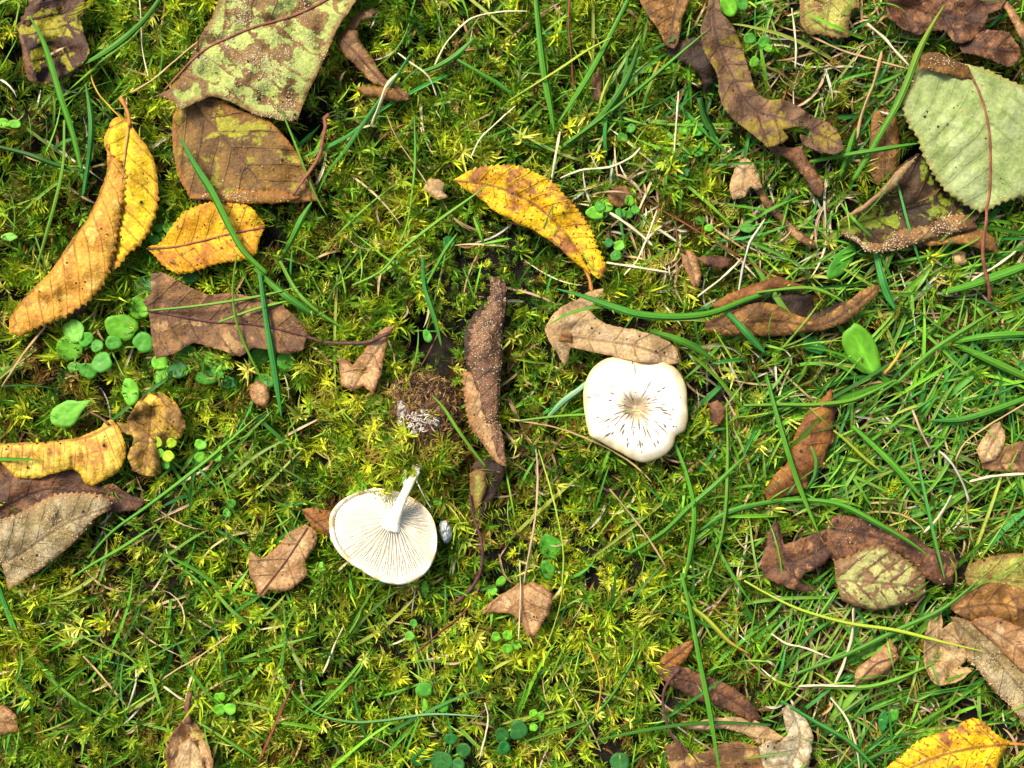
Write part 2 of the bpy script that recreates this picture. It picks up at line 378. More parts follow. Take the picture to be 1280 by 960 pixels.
# ------------------------------------------------------------------ leaf pigments
TAN = c(176, 128, 88); BR = c(118, 78, 46); DK = c(60, 38, 26)
ML = dict(
 yellow=leaf_mat('yellow_leaf', c(226, 172, 10), c(206, 146, 20), patch=c(232, 184, 30), vein=c(150, 98, 20), edge=c(196, 128, 30), spot=c(140, 90, 30), spots=(9, .68, .76), ew=4, vs=.75, seed=1, transl=.2),
 ochre=leaf_mat('ochre_leaf', c(206, 144, 52), c(186, 122, 42), patch=c(222, 172, 84), pt=(24, .5, .6), vein=c(140, 88, 30), edge=c(190, 125, 40), vs=.8, seed=2, ew=5, transl=.2),
 yspot=leaf_mat('spotted_yellow_leaf', c(230, 164, 14), c(214, 140, 20), patch=c(186, 112, 30), pt=(34, .53, .62), vein=c(150, 85, 25), spot=c(110, 60, 20), spots=(5, .62, .68), vs=.8, seed=3, transl=.2),
 ybrown=leaf_mat('browning_yellow_leaf', c(234, 174, 8), c(212, 146, 20), patch=c(150, 90, 45), pt=(38, .50, .60), vein=c(120, 70, 30), spot=c(120, 66, 20), spots=(4, .6, .66), ab=(20, .45, .6), vs=.75, seed=4.4, transl=.2),
 greenbrown=leaf_mat('green_brown_leaf', c(130, 96, 54), c(104, 74, 40), patch=c(156, 166, 86), pt=(26, .45, .48), vein=c(120, 76, 46), edge=c(120, 80, 45), ew=9, vs=.8, seed=5, fine=.45),
 brownp=leaf_mat('brown_leaf_with_green_patches', c(128, 88, 34), c(98, 64, 26), patch=c(144, 136, 26), pt=(30, .53, .59), vein=c(70, 40, 22), edge=c(150, 90, 30), ew=6, seed=6),
 grayb=leaf_mat('gray_brown_leaf', c(136, 92, 54), c(96, 62, 38), patch=c(162, 120, 78), pt=(26, .55, .65), vein=c(84, 54, 38), spot=c(60, 36, 26), spots=(7, .68, .74), seed=7),
 mauve=leaf_mat('mauve_brown_leaf', c(116, 72, 46), c(74, 44, 30), patch=c(146, 98, 66), pt=(18, .56, .66), vein=c(58, 36, 26), spot=c(60, 36, 30), seed=8, fine=.45),
 darkp=leaf_mat('dark_purple_leaf', c(80, 48, 30), c(54, 32, 22), patch=c(150, 138, 26), pt=(40, .50, .54), vein=c(46, 26, 22), seed=9.7, fine=.4),
 dark=leaf_mat('dark_brown_leaf', c(74, 48, 26), c(50, 32, 16), patch=c(116, 128, 24), pt=(36, .52, .56), vein=c(40, 24, 14), seed=10.3),
 darkplain=leaf_mat('very_dark_brown_leaf', c(66, 42, 30), c(44, 28, 20), vein=c(36, 22, 16), seed=11),
 rolled=leaf_mat('rolled_leaf', c(120, 78, 56), c(88, 56, 42), patch=c(140, 96, 70), pt=(14, .52, .62), vein=c(50, 30, 22), seed=31),
 warm=leaf_mat('warm_brown_leaf', c(134, 88, 42), c(100, 64, 30), patch=c(164, 112, 56), pt=(20, .55, .66), vein=c(62, 36, 20), seed=12, fine=.45),
 rust=leaf_mat('rust_brown_leaf', c(146, 90, 40), c(112, 64, 28), vein=c(76, 42, 22), seed=13, vs=.75),
 tan=leaf_mat('tan_leaf', c(182, 146, 108), c(160, 120, 84), patch=c(192, 160, 124), pt=(24, .5, .6), vein=c(120, 84, 56), edge=c(170, 128, 90), spot=c(96, 62, 40), spots=(4, .7, .76), seed=14, ew=3),
 pinktan=leaf_mat('pinkish_tan_leaf', c(182, 136, 98), c(150, 104, 68), patch=c(196, 156, 120), pt=(20, .54, .64), vein=c(100, 62, 42), edge=c(150, 98, 62), spot=c(90, 58, 38), spots=(5, .68, .75), seed=15, ew=4),
 pale=leaf_mat('pale_grey_tan_leaf', c(176, 156, 122), c(132, 110, 80), patch=c(196, 182, 152), pt=(16, .5, .6), vein=c(130, 110, 84), seed=16),
 sage=leaf_mat('pale_sage_green_leaf', c(142, 154, 94), c(128, 142, 80), patch=c(150, 160, 108), pt=(60, .5, .6), vein=c(134, 136, 84), edge=c(146, 140, 80), spot=c(150, 106, 60), spots=(8, .71, .76), seed=17.5, vs=.45, ew=5, fine=.22, quilt=.35),
 olive=leaf_mat('olive_green_leaf', c(158, 152, 70), c(134, 124, 52), patch=c(130, 88, 44), pt=(24, .55, .6), vein=c(104, 74, 40), edge=c(120, 80, 40), seed=18),
 dewy=leaf_mat('grey_brown_dewy_leaf', c(168, 148, 112), c(132, 106, 70), patch=c(158, 156, 92), pt=(36, .60, .66), vein=c(90, 62, 40), edge=c(140, 100, 66), seed=19, ew=5),
 oliveband=leaf_mat('brown_leaf_with_olive_band', c(118, 82, 56), c(90, 60, 42), patch=c(130, 108, 30), pt=(44, .50, .57), vein=c(66, 42, 34), seed=21.2),
 stripe=leaf_mat('round_mottled_leaf', c(132, 96, 66), c(104, 72, 48), patch=c(160, 156, 92), pt=(28, .46, .52), vein=c(90, 60, 42), seed=22, edge=c(120, 84, 50), ew=4),
 amber=leaf_mat('amber_leaf', c(222, 168, 66), c(190, 124, 58), patch=c(228, 184, 84), pt=(40, .46, .56), vein=c(136, 80, 48), edge=c(214, 156, 40), seed=23, ew=6, vs=.7, transl=.2),
 ambbrown=leaf_mat('amber_brown_leaf', c(172, 128, 54), c(126, 86, 40), patch=c(180, 152, 44), pt=(22, .56, .62), vein=c(90, 54, 30), seed=24, fine=.45),
)
SK = dict(red=plain_mat('reddish_stalk', c(140, 84, 60), c(112, 62, 46), 8), brown=plain_mat('brown_stalk', c(112, 74, 50), c(80, 50, 36), 8),
          orange=plain_mat('orange_stalk', c(196, 124, 50), c(160, 96, 44), 8), tan=plain_mat('tan_midrib', c(184, 140, 80), c(150, 104, 60), 8),
          purple=plain_mat('purple_brown_stalk', c(98, 58, 52), c(66, 38, 38), 7))
MR_brown = SK['brown']

LEAVES = [
 dict(label='dark torn leaf with a yellow patch, in the top left corner', panels=[
   dict(pts=[(22,38),(36,18),(58,-8),(104,-8),(108,10),(101,24),(104,38),(108,50),(112,66),(105,78),(90,88),(75,97),(58,106,1),(46,107),(41,84),(31,54)], h=12, mat=ML['darkp'], rib=[(100,-5),(80,40),(50,105)], vs=22, curl=(5,10), hp=[(100,30,4),(30,60,10),(70,90,0)], rough=5),
   dict(pts=[(22,34,1),(40,-6),(59,-8,1),(57,10,1),(45,22,1),(36,33)], h=23, mat=ML['mauve'], ser=(3,7), bulge=(3,6)),
   dict(pts=[(22,36),(30,46,1),(38,66,1),(44,84,1),(45,100,1),(42,104),(35,98),(29,75),(25,52)], h=21, mat=ML['mauve'], ser=(3,6), bulge=(3,4))]),
 dict(label='brown leaf with faint green patches lying under the big green-brown leaf, upper left', panels=[
   dict(pts=[(218,140),(232,128),(262,120),(300,138),(330,148),(348,162),(372,192),(390,226),(398,250),(360,253),(300,249),(238,248),(224,222),(217,190),(215,160)], h=10, mat=ML['brownp'], rib=[(224,112),(285,178),(335,242),(345,255)], vs=26, curl=(4,10), hp=[(330,190,8),(240,200,5),(390,248,0),(235,140,2)], dew=60, ser=(1,8)),
   dict(pts=[(248,249),(262,240,1),(290,236,1),(320,239,1),(350,238,1),(374,247),(350,254),(290,253)], h=18, mat=ML['brownp'], dew=120, bulge=(2,5))],
   stalk=[dict(p=[(366,243,20),(380,224,22),(398,197,24),(404,172,24),(407,158,25),(406,148,25),(411,143,25)], r=(2.0,2.8), m=SK['red'])]),
 dict(label='largest leaf, pale green and brown with frosty specks, cut by the top edge', panels=[
   dict(pts=[(275,-4),(262,26),(250,47),(236,76),(220,102),(208,113),(190,121),(212,124),(226,137),(250,126),(266,120),(290,128),(320,143),(352,150,1),(372,150),(382,122),(402,82),(420,40),(446,-2),(460,-40),(300,-50)], h=27, mat=ML['greenbrown'], g=4.2, rib=[(206,112),(250,66),(285,47),(320,33),(365,20),(407,0),(450,-28)], vs=34, va=.55, ribmat=SK['red'], rr=(1.2,2.2), ser=(2.5,9), dew=2600, curl=(4,9), quilt=2.6, hp=[(205,118,-4),(420,20,-6),(330,80,6),(290,20,5),(360,140,-6)], rough=4)]),
 dict(label='long bright yellow and ochre leaf folded along its midrib, at the left', panels=[
   dict(pts=[(135,160),(141,150),(150,146),(162,151),(170,165),(182,180),(190,195),(196,215),(198,240,1),(196,262,1),(188,285,1),(175,305,1),(160,318,1),(148,334,1),(141,338),(143,310),(146,285),(148,250),(150,225),(144,205),(134,190),(130,173)], h=14, mat=ML['yellow'], rib=[(162,151),(158,180),(153,220),(146,290),(141,338)], vs=22, hp=[(190,230,0),(150,240,14),(146,300,10),(150,155,10)], ser=(3,10), ribmat=SK['tan'], rr=(1.4,.8)),
   dict(pts=[(132,176),(139,192,1),(150,202,1),(157,214,1),(154,250,1),(148,290,1),(143,315,1),(135,342,1),(125,362,1),(110,377,1),(87,392,1),(67,402,1),(40,412,1),(25,421),(12,416),(13,395),(32,370),(62,340),(85,307),(110,272),(125,240),(134,210)], h=20, mat=ML['ochre'], rib=[(142,180),(125,243),(85,309),(32,372),(11,398)], vs=23, va=.9, hp=[(140,240,8),(80,380,-2),(50,350,8),(100,300,9),(20,410,0)], bulge=(5,12), ser=(4,8), rough=3.5, quilt=2.2)],
   stalk=[dict(p=[(150,122,22),(156,132,24),(161,146,24),(162,158,22)], r=(2.8,2.2), m=SK['orange'])]),
 dict(label='small yellow oval leaf with brown patches under a long grass blade, left', panels=[
   dict(pts=[(182,310),(200,303,1),(213,286,1),(225,270,1),(240,260,1),(262,253,1),(290,252,1),(308,256,1),(320,265),(332,282),(325,298),(321,317,1),(302,326,1),(275,329,1),(250,337,1),(232,342,1),(219,341,1),(202,330,1),(192,318)], h=13, mat=ML['yspot'], rib=[(182,311),(215,309),(245,303),(285,293),(331,284)], vs=20, va=.6, hp=[(255,300,-2),(250,262,7),(240,335,6),(328,290,2)], ser=(1.8,7), ribmat=SK['red'], rr=(.9,1.1), quilt=2)]),
 dict(label='grey-brown leaf with a straight torn left side and dark midrib, left of centre', panels=[
   dict(pts=[(189,342),(204,341),(230,355),(260,368),(290,366),(320,373),(335,374),(352,382),(372,398),(384,418),(378,438),(358,442),(340,438),(318,434),(300,446),(275,437),(243,429),(225,438),(195,449),(189,420),(186,392),(178,376),(188,367)], h=14, mat=ML['grayb'], rib=[(184,388),(215,394),(262,402),(320,406),(384,420)], vs=28, va=.8, curl=(4,8), hp=[(260,402,-4),(340,400,3),(220,360,7),(300,440,7)], ser=(1.5,6), ribmat=SK['purple'], rr=(1.0,1.5))],
   stalk=[dict(p=[(380,419,15),(402,427,15),(430,429,17),(458,428,19),(478,420,22),(486,417,22)], r=(1.8,2.6), m=SK['purple'])]),
 dict(label='small ragged tan leaf piece left of the hole, below a dark stalk tip', panels=[
   dict(pts=[(495,406),(481,410),(467,422),(452,443),(441,457),(432,450),(423,447),(424,463),(426,480),(440,489),(455,482),(466,494),(471,482),(477,465),(480,447),(484,425)], h=13, mat=ML['pinktan'], rib=[(494,408),(465,445),(440,487)], vs=24, hp=[(450,460,4),(490,410,5)], ser=(1,6))]),
 dict(label='rolled brown leaf with saw-toothed edge standing upright in the centre', panels=[
   dict(pts=[(588,586),(596,575),(606,572),(618,575),(632,581),(628,600),(616,622),(602,646),(597,655),(600,630)], h=3, mat=ML['darkplain'], name='blade_end'),
   dict(pts=[(590,395),(603,380),(604,455),(600,500),(606,560),(596,545),(586,500),(582,450),(581,420)], h=6, mat=ML['darkplain'], name='inner_blade'),
   dict(pts=[(614,346),(624,347),(632,355),(632,380),(629,415),(627,452),(625,490),(624,520),(630,555),(633,580),(622,570),(608,530),(596,490),(588,460),(584,452,1),(586,435,1),(589,415,1),(596,400,1),(606,385,1),(612,368)], h=16, mat=ML['rolled'], rib=[(626,350),(627,415),(622,480),(622,560)], vs=22, va=.8, hp=[(608,430,13),(626,430,-2),(622,355,4),(612,500,8)], bulge=(5,6), ser=(4.5,9), dew=750, dpow=1.5, dsz=(.3, .65), name='blade'),
   dict(pts=[(578,462),(588,465),(600,474),(609,492),(612,512),(618,532),(626,550),(631,575),(634,584),(621,578),(611,567),(600,551,1),(588,535,1),(583,515,1),(580,490,1)], h=23, mat=ML['pinktan'], rib=[(588,462),(606,500),(618,548),(632,580)], vs=15, va=1.1, bulge=(4,8), ser=(3.5,7), name='folded_flap'),
   dict(pts=[(586,592),(596,587),(607,590),(608,610),(601,630),(594,644),(589,622)], h=12, mat=ML['olive'], bulge=(3,5), name='blade_tip')],
   stalk=[dict(p=[(587,618,14),(591,643,14),(600,670,15),(603,692,14),(599,718,12),(586,739,10),(570,753,8)], r=(1.6,2.6), m=SK['purple'])]),
 dict(label='curved yellow leaf with brown blotches, top centre above the capped mushroom', panels=[
   dict(pts=[(566,225),(590,212,1),(608,208,1),(627,206,1),(645,207,1),(665,214,1),(690,227,1),(704,242,1),(722,262,1),(740,290,1),(747,310,1),(757,330,1),(755,345,1),(747,349),(738,340),(727,334),(714,322),(702,310),(686,298),(665,287),(641,276),(620,263),(598,247),(580,236)], h=17, mat=ML['ybrown'], g=4, rib=[(568,226),(600,229),(635,238),(670,257),(705,289),(732,330)], vs=17, va=.55, hp=[(640,220,9),(700,250,8),(650,265,-3),(600,235,0),(700,300,-4),(745,320,6),(672,257,-4)], ser=(3,7), quilt=3.4, rough=3.5),
   dict(pts=[(597,243,1),(615,246,1),(634,254,1),(655,256,1),(672,262,1),(690,280,1),(706,288,1),(712,302,1),(727,318,1),(738,343),(726,334),(710,320),(690,303),(664,287),(640,276),(616,262)], h=25, mat=ML['ybrown'], g=4, bulge=(3,5), ser=(2,6), quilt=2)],
   stalk=[dict(p=[(722,324,20),(732,338,20),(737,350,20),(740,366,18)], r=(2.0,2.4), m=SK['orange'])]),
 dict(label='tan lobed oak leaf touching the top of the round mushroom cap', panels=[
   dict(pts=[(755,361),(742,363),(728,369),(722,374),(703,383),(690,396),(681,412),(687,427),(697,442),(706,457),(711,445),(713,433),(740,440),(765,445),(790,451),(815,454),(836,455),(849,453),(846,437),(830,424),(802,414),(765,407),(748,399),(739,390),(742,380),(750,371)], h=26, mat=ML['tan'], g=4, rib=[(710,420),(740,424),(770,428),(795,432),(846,450)], vs=30, hp=[(690,415,5),(750,425,0),(800,430,9),(706,455,-6),(845,450,-2),(740,370,-4)], curl=(2,5), ser=(.7,6), rough=2.5),
   dict(pts=[(689,405),(700,404),(709,409),(716,420),(714,426),(702,428),(692,424),(688,415)], h=30, mat=ML['rust'], g=3.2, bulge=(6,6), rib=[(688,414),(716,423)], vs=6, va=.2, name='curled_gall')]),
 dict(label='brown leaf tip hanging in from the top edge, right of centre', panels=[
   dict(pts=[(798,-14),(800,2),(812,22),(825,40),(832,57),(842,61),(849,50),(852,25),(863,-2),(864,-14)], h=14, mat=ML['warm'], rib=[(850,-12),(842,20),(836,58)], vs=18, curl=(4,8), ser=(1,6))]),
 dict(label='dark rotten leaf scrap between the top brown leaf tip and the long curled leaf', panels=[
   dict(pts=[(830,62),(850,52),(868,46),(884,56),(896,78),(890,104),(880,118),(874,95),(858,82),(842,72)], h=8, mat=ML['darkplain'], bulge=(5,9), rough=7)]),
 dict(label='long twisted brown leaf with olive band and ragged holes, upper right', panels=[
   dict(pts=[(955,178),(985,185),(1003,182),(1010,200),(1020,213),(1030,232),(1027,247),(1017,242),(1002,217),(985,199),(965,190)], h=9, mat=ML['mauve'], bulge=(3,6), name='inner_blade'),
   dict(pts=[(886,-12),(899,-8),(902,16),(913,28),(924,50),(934,80),(943,108),(958,124),(985,127),(1010,141),(1037,155),(1050,170),(1054,186),(1044,193),(1022,189),(1003,180),(1000,168),(1015,172),(1012,160),(996,158),(978,162),(985,172),(975,180),(960,184),(935,163),(910,142),(899,117),(896,92),(884,72),(877,50),(877,32),(884,12)], h=18, g=4, mat=ML['oliveband'], rib=[(892,-10),(893,40),(915,95),(940,135),(985,150),(1050,180)], vs=24, va=.6, hp=[(885,40,10),(920,70,-2),(915,130,10),(1040,170,6),(990,140,8),(930,120,2)], curl=(4,6), ser=(1.5,6), rough=4.5)]),
 dict(label='yellow-green leaf scrap with a brown centre, at the top edge right of centre', panels=[
   dict(pts=[(998,-12),(1000,14),(1001,28),(1010,42),(1030,44,1),(1048,47,1),(1062,46),(1061,26),(1066,10),(1074,9),(1075,-12)], h=16, mat=ML['olive'], rib=[(1040,-12),(1030,46)], vs=18, curl=(4,8), dew=60)]),
 dict(label='crumpled dark mauve leaf mass in the top right corner', panels=[
   dict(pts=[(1106,-12),(1110,18),(1125,33),(1145,43),(1160,40),(1180,37),(1196,55),(1215,49),(1228,40),(1235,16),(1250,11),(1264,-12)], h=12, mat=ML['mauve'], rib=[(1110,0),(1180,20),(1240,30)], vs=20, curl=(5,8), rough=9),
   dict(pts=[(1192,44),(1215,48),(1230,38),(1250,38),(1262,42),(1274,60),(1277,72),(1262,84),(1245,78),(1225,70),(1202,66)], h=17, mat=ML['mauve'], rib=[(1200,55),(1270,65)], vs=16, curl=(4,8), rough=7),
   dict(pts=[(1250,0),(1263,6),(1276,25),(1290,50),(1296,66),(1278,50),(1264,26)], h=20, mat=ML['pinktan'], bulge=(3,4))]),
 dict(label='narrow brown leaf standing on edge left of the pale green leaf', panels=[
   dict(pts=[(1090,142),(1105,134),(1119,144),(1125,175),(1124,208),(1112,226),(1098,232),(1088,215),(1087,172)], h=6, mat=ML['warm'], bulge=(7,9), rib=[(1106,136),(1105,230)], vs=20)]),
 dict(label='dark curled leaf with green patches and toothed rim, below the pale green leaf', panels=[
   dict(pts=[(1046,280),(1072,262),(1095,246),(1118,214),(1146,192),(1180,205),(1215,240),(1226,268),(1212,285),(1172,300),(1140,312),(1106,314),(1080,312),(1066,302),(1050,292)], h=4, mat=ML['dark'], rib=[(1050,284),(1110,268),(1200,240)], vs=26, curl=(10,10), hp=[(1120,270,-6),(1150,220,0)], rough=4),
   dict(pts=[(1046,279),(1062,271),(1082,262),(1098,248,1),(1118,236,1),(1134,216,1),(1145,195),(1122,213),(1104,233),(1088,249),(1068,263)], h=24, mat=ML['dewy'], bulge=(4,5), ser=(2.5,6)),
   dict(pts=[(1050,292),(1070,302),(1082,314),(1106,316),(1130,310),(1165,298),(1200,290),(1222,284),(1218,274,1),(1205,268,1),(1190,268,1),(1172,274,1),(1164,281,1),(1130,286,1),(1114,292,1),(1105,304),(1080,302),(1062,288)], h=24, mat=ML['grayb'], bulge=(4,5), ser=(3.5,7), dew=420),
   dict(pts=[(1150,302),(1182,294),(1205,286),(1226,286),(1245,298),(1248,315),(1226,311),(1210,307),(1184,305),(1162,308)], h=18, mat=ML['warm'], bulge=(4,7))]),
 dict(label='big pale sage-green leaf with a reddish midrib at the right edge', panels=[
   dict(pts=[(1150,70),(1160,66),(1175,67),(1192,75),(1208,80),(1225,84,1),(1245,92,1),(1262,100,1),(1280,108,1),(1304,124,1),(1322,160,1),(1318,204,1),(1294,236,1),(1275,247,1),(1255,252,1),(1235,263,1),(1226,265,1),(1212,259,1),(1198,250,1),(1185,241,1),(1175,230,1),(1165,215,1),(1153,192,1),(1147,172,1),(1135,155,1),(1130,140,1),(1130,122,1),(1140,106,1),(1145,88)], h=32, g=4.4, mat=ML['sage'], rib=[(1206,80),(1222,110),(1232,140),(1237,170),(1238,200),(1237,240),(1232,264)], vs=28, va=.9, ribmat=SK['red'], rr=(1.3,2.0), ribup=1.4, hp=[(1230,160,4),(1140,130,-6),(1190,240,-6),(1300,180,-4)], ser=(2.6,9), dew=130, quilt=2.0, curl=(-3,9), rough=2.5, crease=3),
   dict(pts=[(1149,72),(1160,66),(1175,67),(1192,75),(1210,82),(1217,97),(1200,98),(1178,92),(1162,88),(1148,88)], h=36, mat=ML['warm'], bulge=(2,5), dew=60, name='folded_tip')],
   stalk=[dict(p=[(1233,258,38),(1233,275,40),(1229,300,38),(1229,325,34),(1234,350,28),(1237,362,22),(1236,376,14)], r=(2.0,2.8), m=SK['red'])]),
 dict(label='warm brown boat-shaped curled leaf right of the round mushroom cap', panels=[
   dict(pts=[(905,390),(935,376),(968,370),(1000,367),(1014,368),(1020,392),(1040,382),(1075,368),(1060,392),(1020,408),(975,414),(930,410)], h=3, mat=ML['darkplain'], name='inner_blade', rough=5),
   dict(pts=[(888,382),(912,367),(940,356),(962,348),(972,345),(992,353),(1012,359),(1002,365),(975,362),(955,370),(928,380),(905,388)], h=20, mat=ML['rust'], bulge=(5,6), name='rim'),
   dict(pts=[(881,402),(895,397),(912,390),(935,381),(960,378),(978,384),(998,394),(1020,399),(1036,391),(1060,376),(1080,362),(1101,355),(1096,368),(1083,381),(1062,400),(1036,411),(1006,416),(972,420),(940,420),(905,419),(881,413)], h=19, mat=ML['warm'], rib=[(881,408),(960,400),(1030,404),(1100,356)], vs=26, va=1.2, bulge=(5,10), hp=[(960,385,6),(960,415,-4)], name='blade')]),
 dict(label='small forked reddish-brown leaf under thin straws, right of the yellow-brown leaf', panels=[
   dict(pts=[(851,316),(858,313),(866,314),(873,324),(876,343),(874,358),(867,359),(860,345),(854,330)], h=17, mat=ML['pinktan'], bulge=(4,5), rib=[(856,314),(870,358)], vs=14),
   dict(pts=[(872,322),(895,319),(916,324),(914,335),(895,335),(877,330)], h=12, mat=ML['mauve'], bulge=(3,4), name='blade')],
   stalk=[dict(p=[(856,316,18),(848,308,20),(846,296,20),(845,282,18)], r=(1.4,1.0), m=SK['brown'])]),
 dict(label='pale beige pointed leaf tip with a long brown tail, right of the top centre', panels=[
   dict(pts=[(941,214),(950,230),(962,250),(978,268),(993,283),(1022,305),(1018,310),(997,301),(975,278),(955,256),(945,236)], h=9, mat=ML['grayb'], bulge=(3,4), name='tail'),
   dict(pts=[(924,202),(931,196),(939,201),(948,216),(953,234),(946,238),(938,233),(930,246),(916,250),(912,235),(917,215)], h=18, mat=ML['tan'], bulge=(4,7), rib=[(932,198),(926,246)], vs=20)]),
 dict(label='tiny round beige leaf scrap just left of the tip of the yellow-brown leaf', panels=[
   dict(pts=[(528,236),(536,224),(548,223),(557,231),(553,240),(560,246),(548,250),(538,243)], h=8, mat=ML['tan'], bulge=(2,5), g=3.6)]),
 dict(label='rounded tan-brown leaf scrap right of the yellow-brown leaf, by a small clover', panels=[
   dict(pts=[(758,240),(766,231),(783,232),(790,242),(784,256),(772,259),(762,254)], h=8, mat=ML['warm'], rib=[(762,236),(782,256)], vs=9, bulge=(4,7), g=3.6)]),
 dict(label='dark flat leaf between the amber leaf and the toothed grey leaf, left edge', panels=[
   dict(pts=[(-14,583),(0,580),(20,590),(60,592),(90,584),(106,598),(122,606),(132,620),(140,630),(110,632),(60,630),(30,642),(5,650),(-14,650)], h=5, mat=ML['mauve'], rib=[(-10,640),(60,610),(130,625)], vs=28, rough=5),
   dict(pts=[(112,612),(140,604),(160,617),(182,626),(175,635),(155,640),(138,640),(126,628)], h=10, mat=ML['mauve'], rib=[(112,612),(180,628)], vs=18, name='blade')]),
 dict(label='ribbed amber-yellow leaf with fanned veins at the left edge', panels=[
   dict(pts=[(-12,556),(10,554),(40,553),(80,550),(108,543),(125,535),(132,526),(140,525),(147,532),(153,545),(158,560),(155,575),(147,590),(131,600),(114,607),(107,604),(98,590),(84,587),(50,597),(20,597),(6,582),(-12,568)], h=19, g=3.8, mat=ML['amber'], rib=[(150,526),(135,534),(110,546),(60,552),(-14,556)], vs=13, va=.05, quilt=4.5, hp=[(140,570,6),(60,560,8),(40,595,-6),(110,600,-4)], ser=(1,7))],
   stalk=[dict(p=[(136,531,22),(126,522,20),(112,515,16)], r=(1.8,1.4), m=SK['brown'])]),
 dict(label='mottled olive-brown crumpled leaf right of the amber leaf, behind clover', panels=[
   dict(pts=[(158,528),(168,508),(176,498),(188,492),(205,494),(222,508),(232,530),(226,546),(208,556),(200,572),(202,592),(186,596),(166,588),(160,570),(167,550)], h=9, mat=ML['ambbrown'], rib=[(190,494),(186,540),(180,594)], vs=18, rough=13, curl=(8,8), quilt=4),
   dict(pts=[(172,505),(186,493),(206,493),(222,506),(226,520),(214,514),(200,507),(188,508),(178,516)], h=20, mat=ML['amber'], bulge=(4,6), rib=[(176,508),(224,512)], vs=14),
   dict(pts=[(146,528),(158,529),(170,527),(166,536),(172,546),(160,543),(152,538)], h=17, mat=ML['ambbrown'], bulge=(3,5), rough=6)]),
 dict(label='grey-brown saw-toothed leaf with dew at the left edge, lowest of its heap', panels=[
   dict(pts=[(-14,650,1),(0,649,1),(20,643,1),(40,632,1),(60,622,1),(80,617,1),(100,616,1),(125,619,1),(140,628,1),(137,637),(120,647),(105,665),(85,685),(60,705),(30,725),(11,738),(5,715),(0,702),(-14,690)], h=22, mat=ML['dewy'], rib=[(-12,712),(30,688),(80,655),(138,632)], vs=24, va=1.0, ser=(3,8), dew=520, hp=[(60,640,6),(40,710,-10),(0,670,4)], quilt=2.6)]),
 dict(label='small brown leaf tip touching the left rim of the upturned mushroom', panels=[
   dict(pts=[(377,637),(392,635),(406,637),(418,642),(424,668),(412,671),(400,665),(387,655)], h=9, mat=ML['rust'], rib=[(378,638),(414,668)], vs=12, va=.8)]),
 dict(label='pale brown cracked leaf left of the upturned mushroom', panels=[
   dict(pts=[(382,655),(396,665),(395,680),(382,703),(385,719),(370,732),(352,740),(336,737),(328,746),(322,744),(320,733),(311,714),(313,690),(328,699),(345,685),(360,667)], h=13, mat=ML['pinktan'], rib=[(384,660),(358,700),(324,744)], vs=26, hp=[(350,700,6),(325,740,-3)], ser=(1,5), ribmat=SK['brown'], rr=(.7,1.0))]),
 dict(label='pinkish-tan three-pointed leaf crossed by straws, below the centre', panels=[
   dict(pts=[(602,767),(614,752),(628,742),(640,736),(648,728),(656,733),(664,727),(680,733),(690,744),(688,762),(680,775),(667,799),(658,795),(654,781),(640,768),(621,766)], h=14, mat=ML['pinktan'], rib=[(652,728),(654,760),(664,796)], vs=24, hp=[(660,760,6),(610,765,-2)], ser=(.8,5))]),
 dict(label='reddish-brown narrow leaf with orange upper lobe and looping stalk, lower right of centre', panels=[
   dict(pts=[(818,836),(832,818),(850,806),(866,800),(866,812),(854,828),(843,837),(825,840)], h=12, mat=ML['rust'], bulge=(4,6), rib=[(820,838),(866,802)], vs=10),
   dict(pts=[(820,838),(838,834),(850,832),(876,842),(906,854),(930,870),(945,886),(952,900),(938,902),(914,890),(890,881),(866,872),(848,862),(832,852)], h=17, mat=ML['mauve'], bulge=(4,8), rib=[(824,842),(870,853),(910,871),(948,898)], vs=20, name='blade', ribmat=SK['brown'], rr=(1.0,.6))],
   stalk=[dict(p=[(850,836,24),(838,848,24),(829,868,22),(831,895,20),(842,922,20),(862,941,18)], r=(2.2,1.6), m=SK['purple'])]),
 dict(label='flat brown leaf cut by the bottom edge, under the pale withered leaf', panels=[
   dict(pts=[(830,932),(845,928),(862,941),(880,941),(902,930),(930,928),(955,938),(978,950),(980,985),(845,985),(836,955)], h=11, mat=ML['grayb'], rib=[(862,941),(900,985)], vs=26, rough=4)]),
 dict(label='pale grey-tan withered oak leaf with lobes at the bottom edge, right of centre', panels=[
   dict(pts=[(856,908),(880,900),(915,896),(945,901),(965,912),(980,922),(970,934),(950,930),(930,918),(900,911),(875,914)], h=18, mat=ML['tan'], bulge=(4,6), rib=[(858,909),(970,926)], vs=24, name='blade'),
   dict(pts=[(948,934),(960,926),(974,928),(985,918),(980,902),(978,887),(986,880),(1000,891),(1010,905),(1017,920),(1014,940),(1012,955),(998,972),(965,985),(955,960)], h=22, mat=ML['pale'], bulge=(6,9), rib=[(986,884),(1000,925),(975,978)], vs=20, rough=5, name='lobe')]),
 dict(label='rusty brown folded leaf with slanting ribs, right of centre among grass', panels=[
   dict(pts=[(1039,487),(1045,505),(1043,530),(1042,550),(1035,562),(1031,584),(1015,591),(1008,610),(990,619),(960,627),(955,612),(968,594),(985,575),(992,548),(1000,530),(1010,514),(1026,499)], h=15, mat=ML['rust'], rib=[(1041,490),(1040,540),(1020,590),(962,624)], vs=17, va=.35, quilt=5, bulge=(5,9))]),
 dict(label='mauve-brown leaf with a pointed upper lobe, left of the curled heap at lower right', panels=[
   dict(pts=[(970,645),(976,664),(980,680),(1005,672),(1036,660),(1042,690),(1030,705),(1005,718),(999,727),(1022,738),(995,738),(972,730),(955,722),(952,705),(957,680)], h=14, mat=ML['mauve'], rib=[(970,648),(985,700),(1035,680)], vs=26, hp=[(990,700,5),(970,650,2)], ser=(.8,5))]),
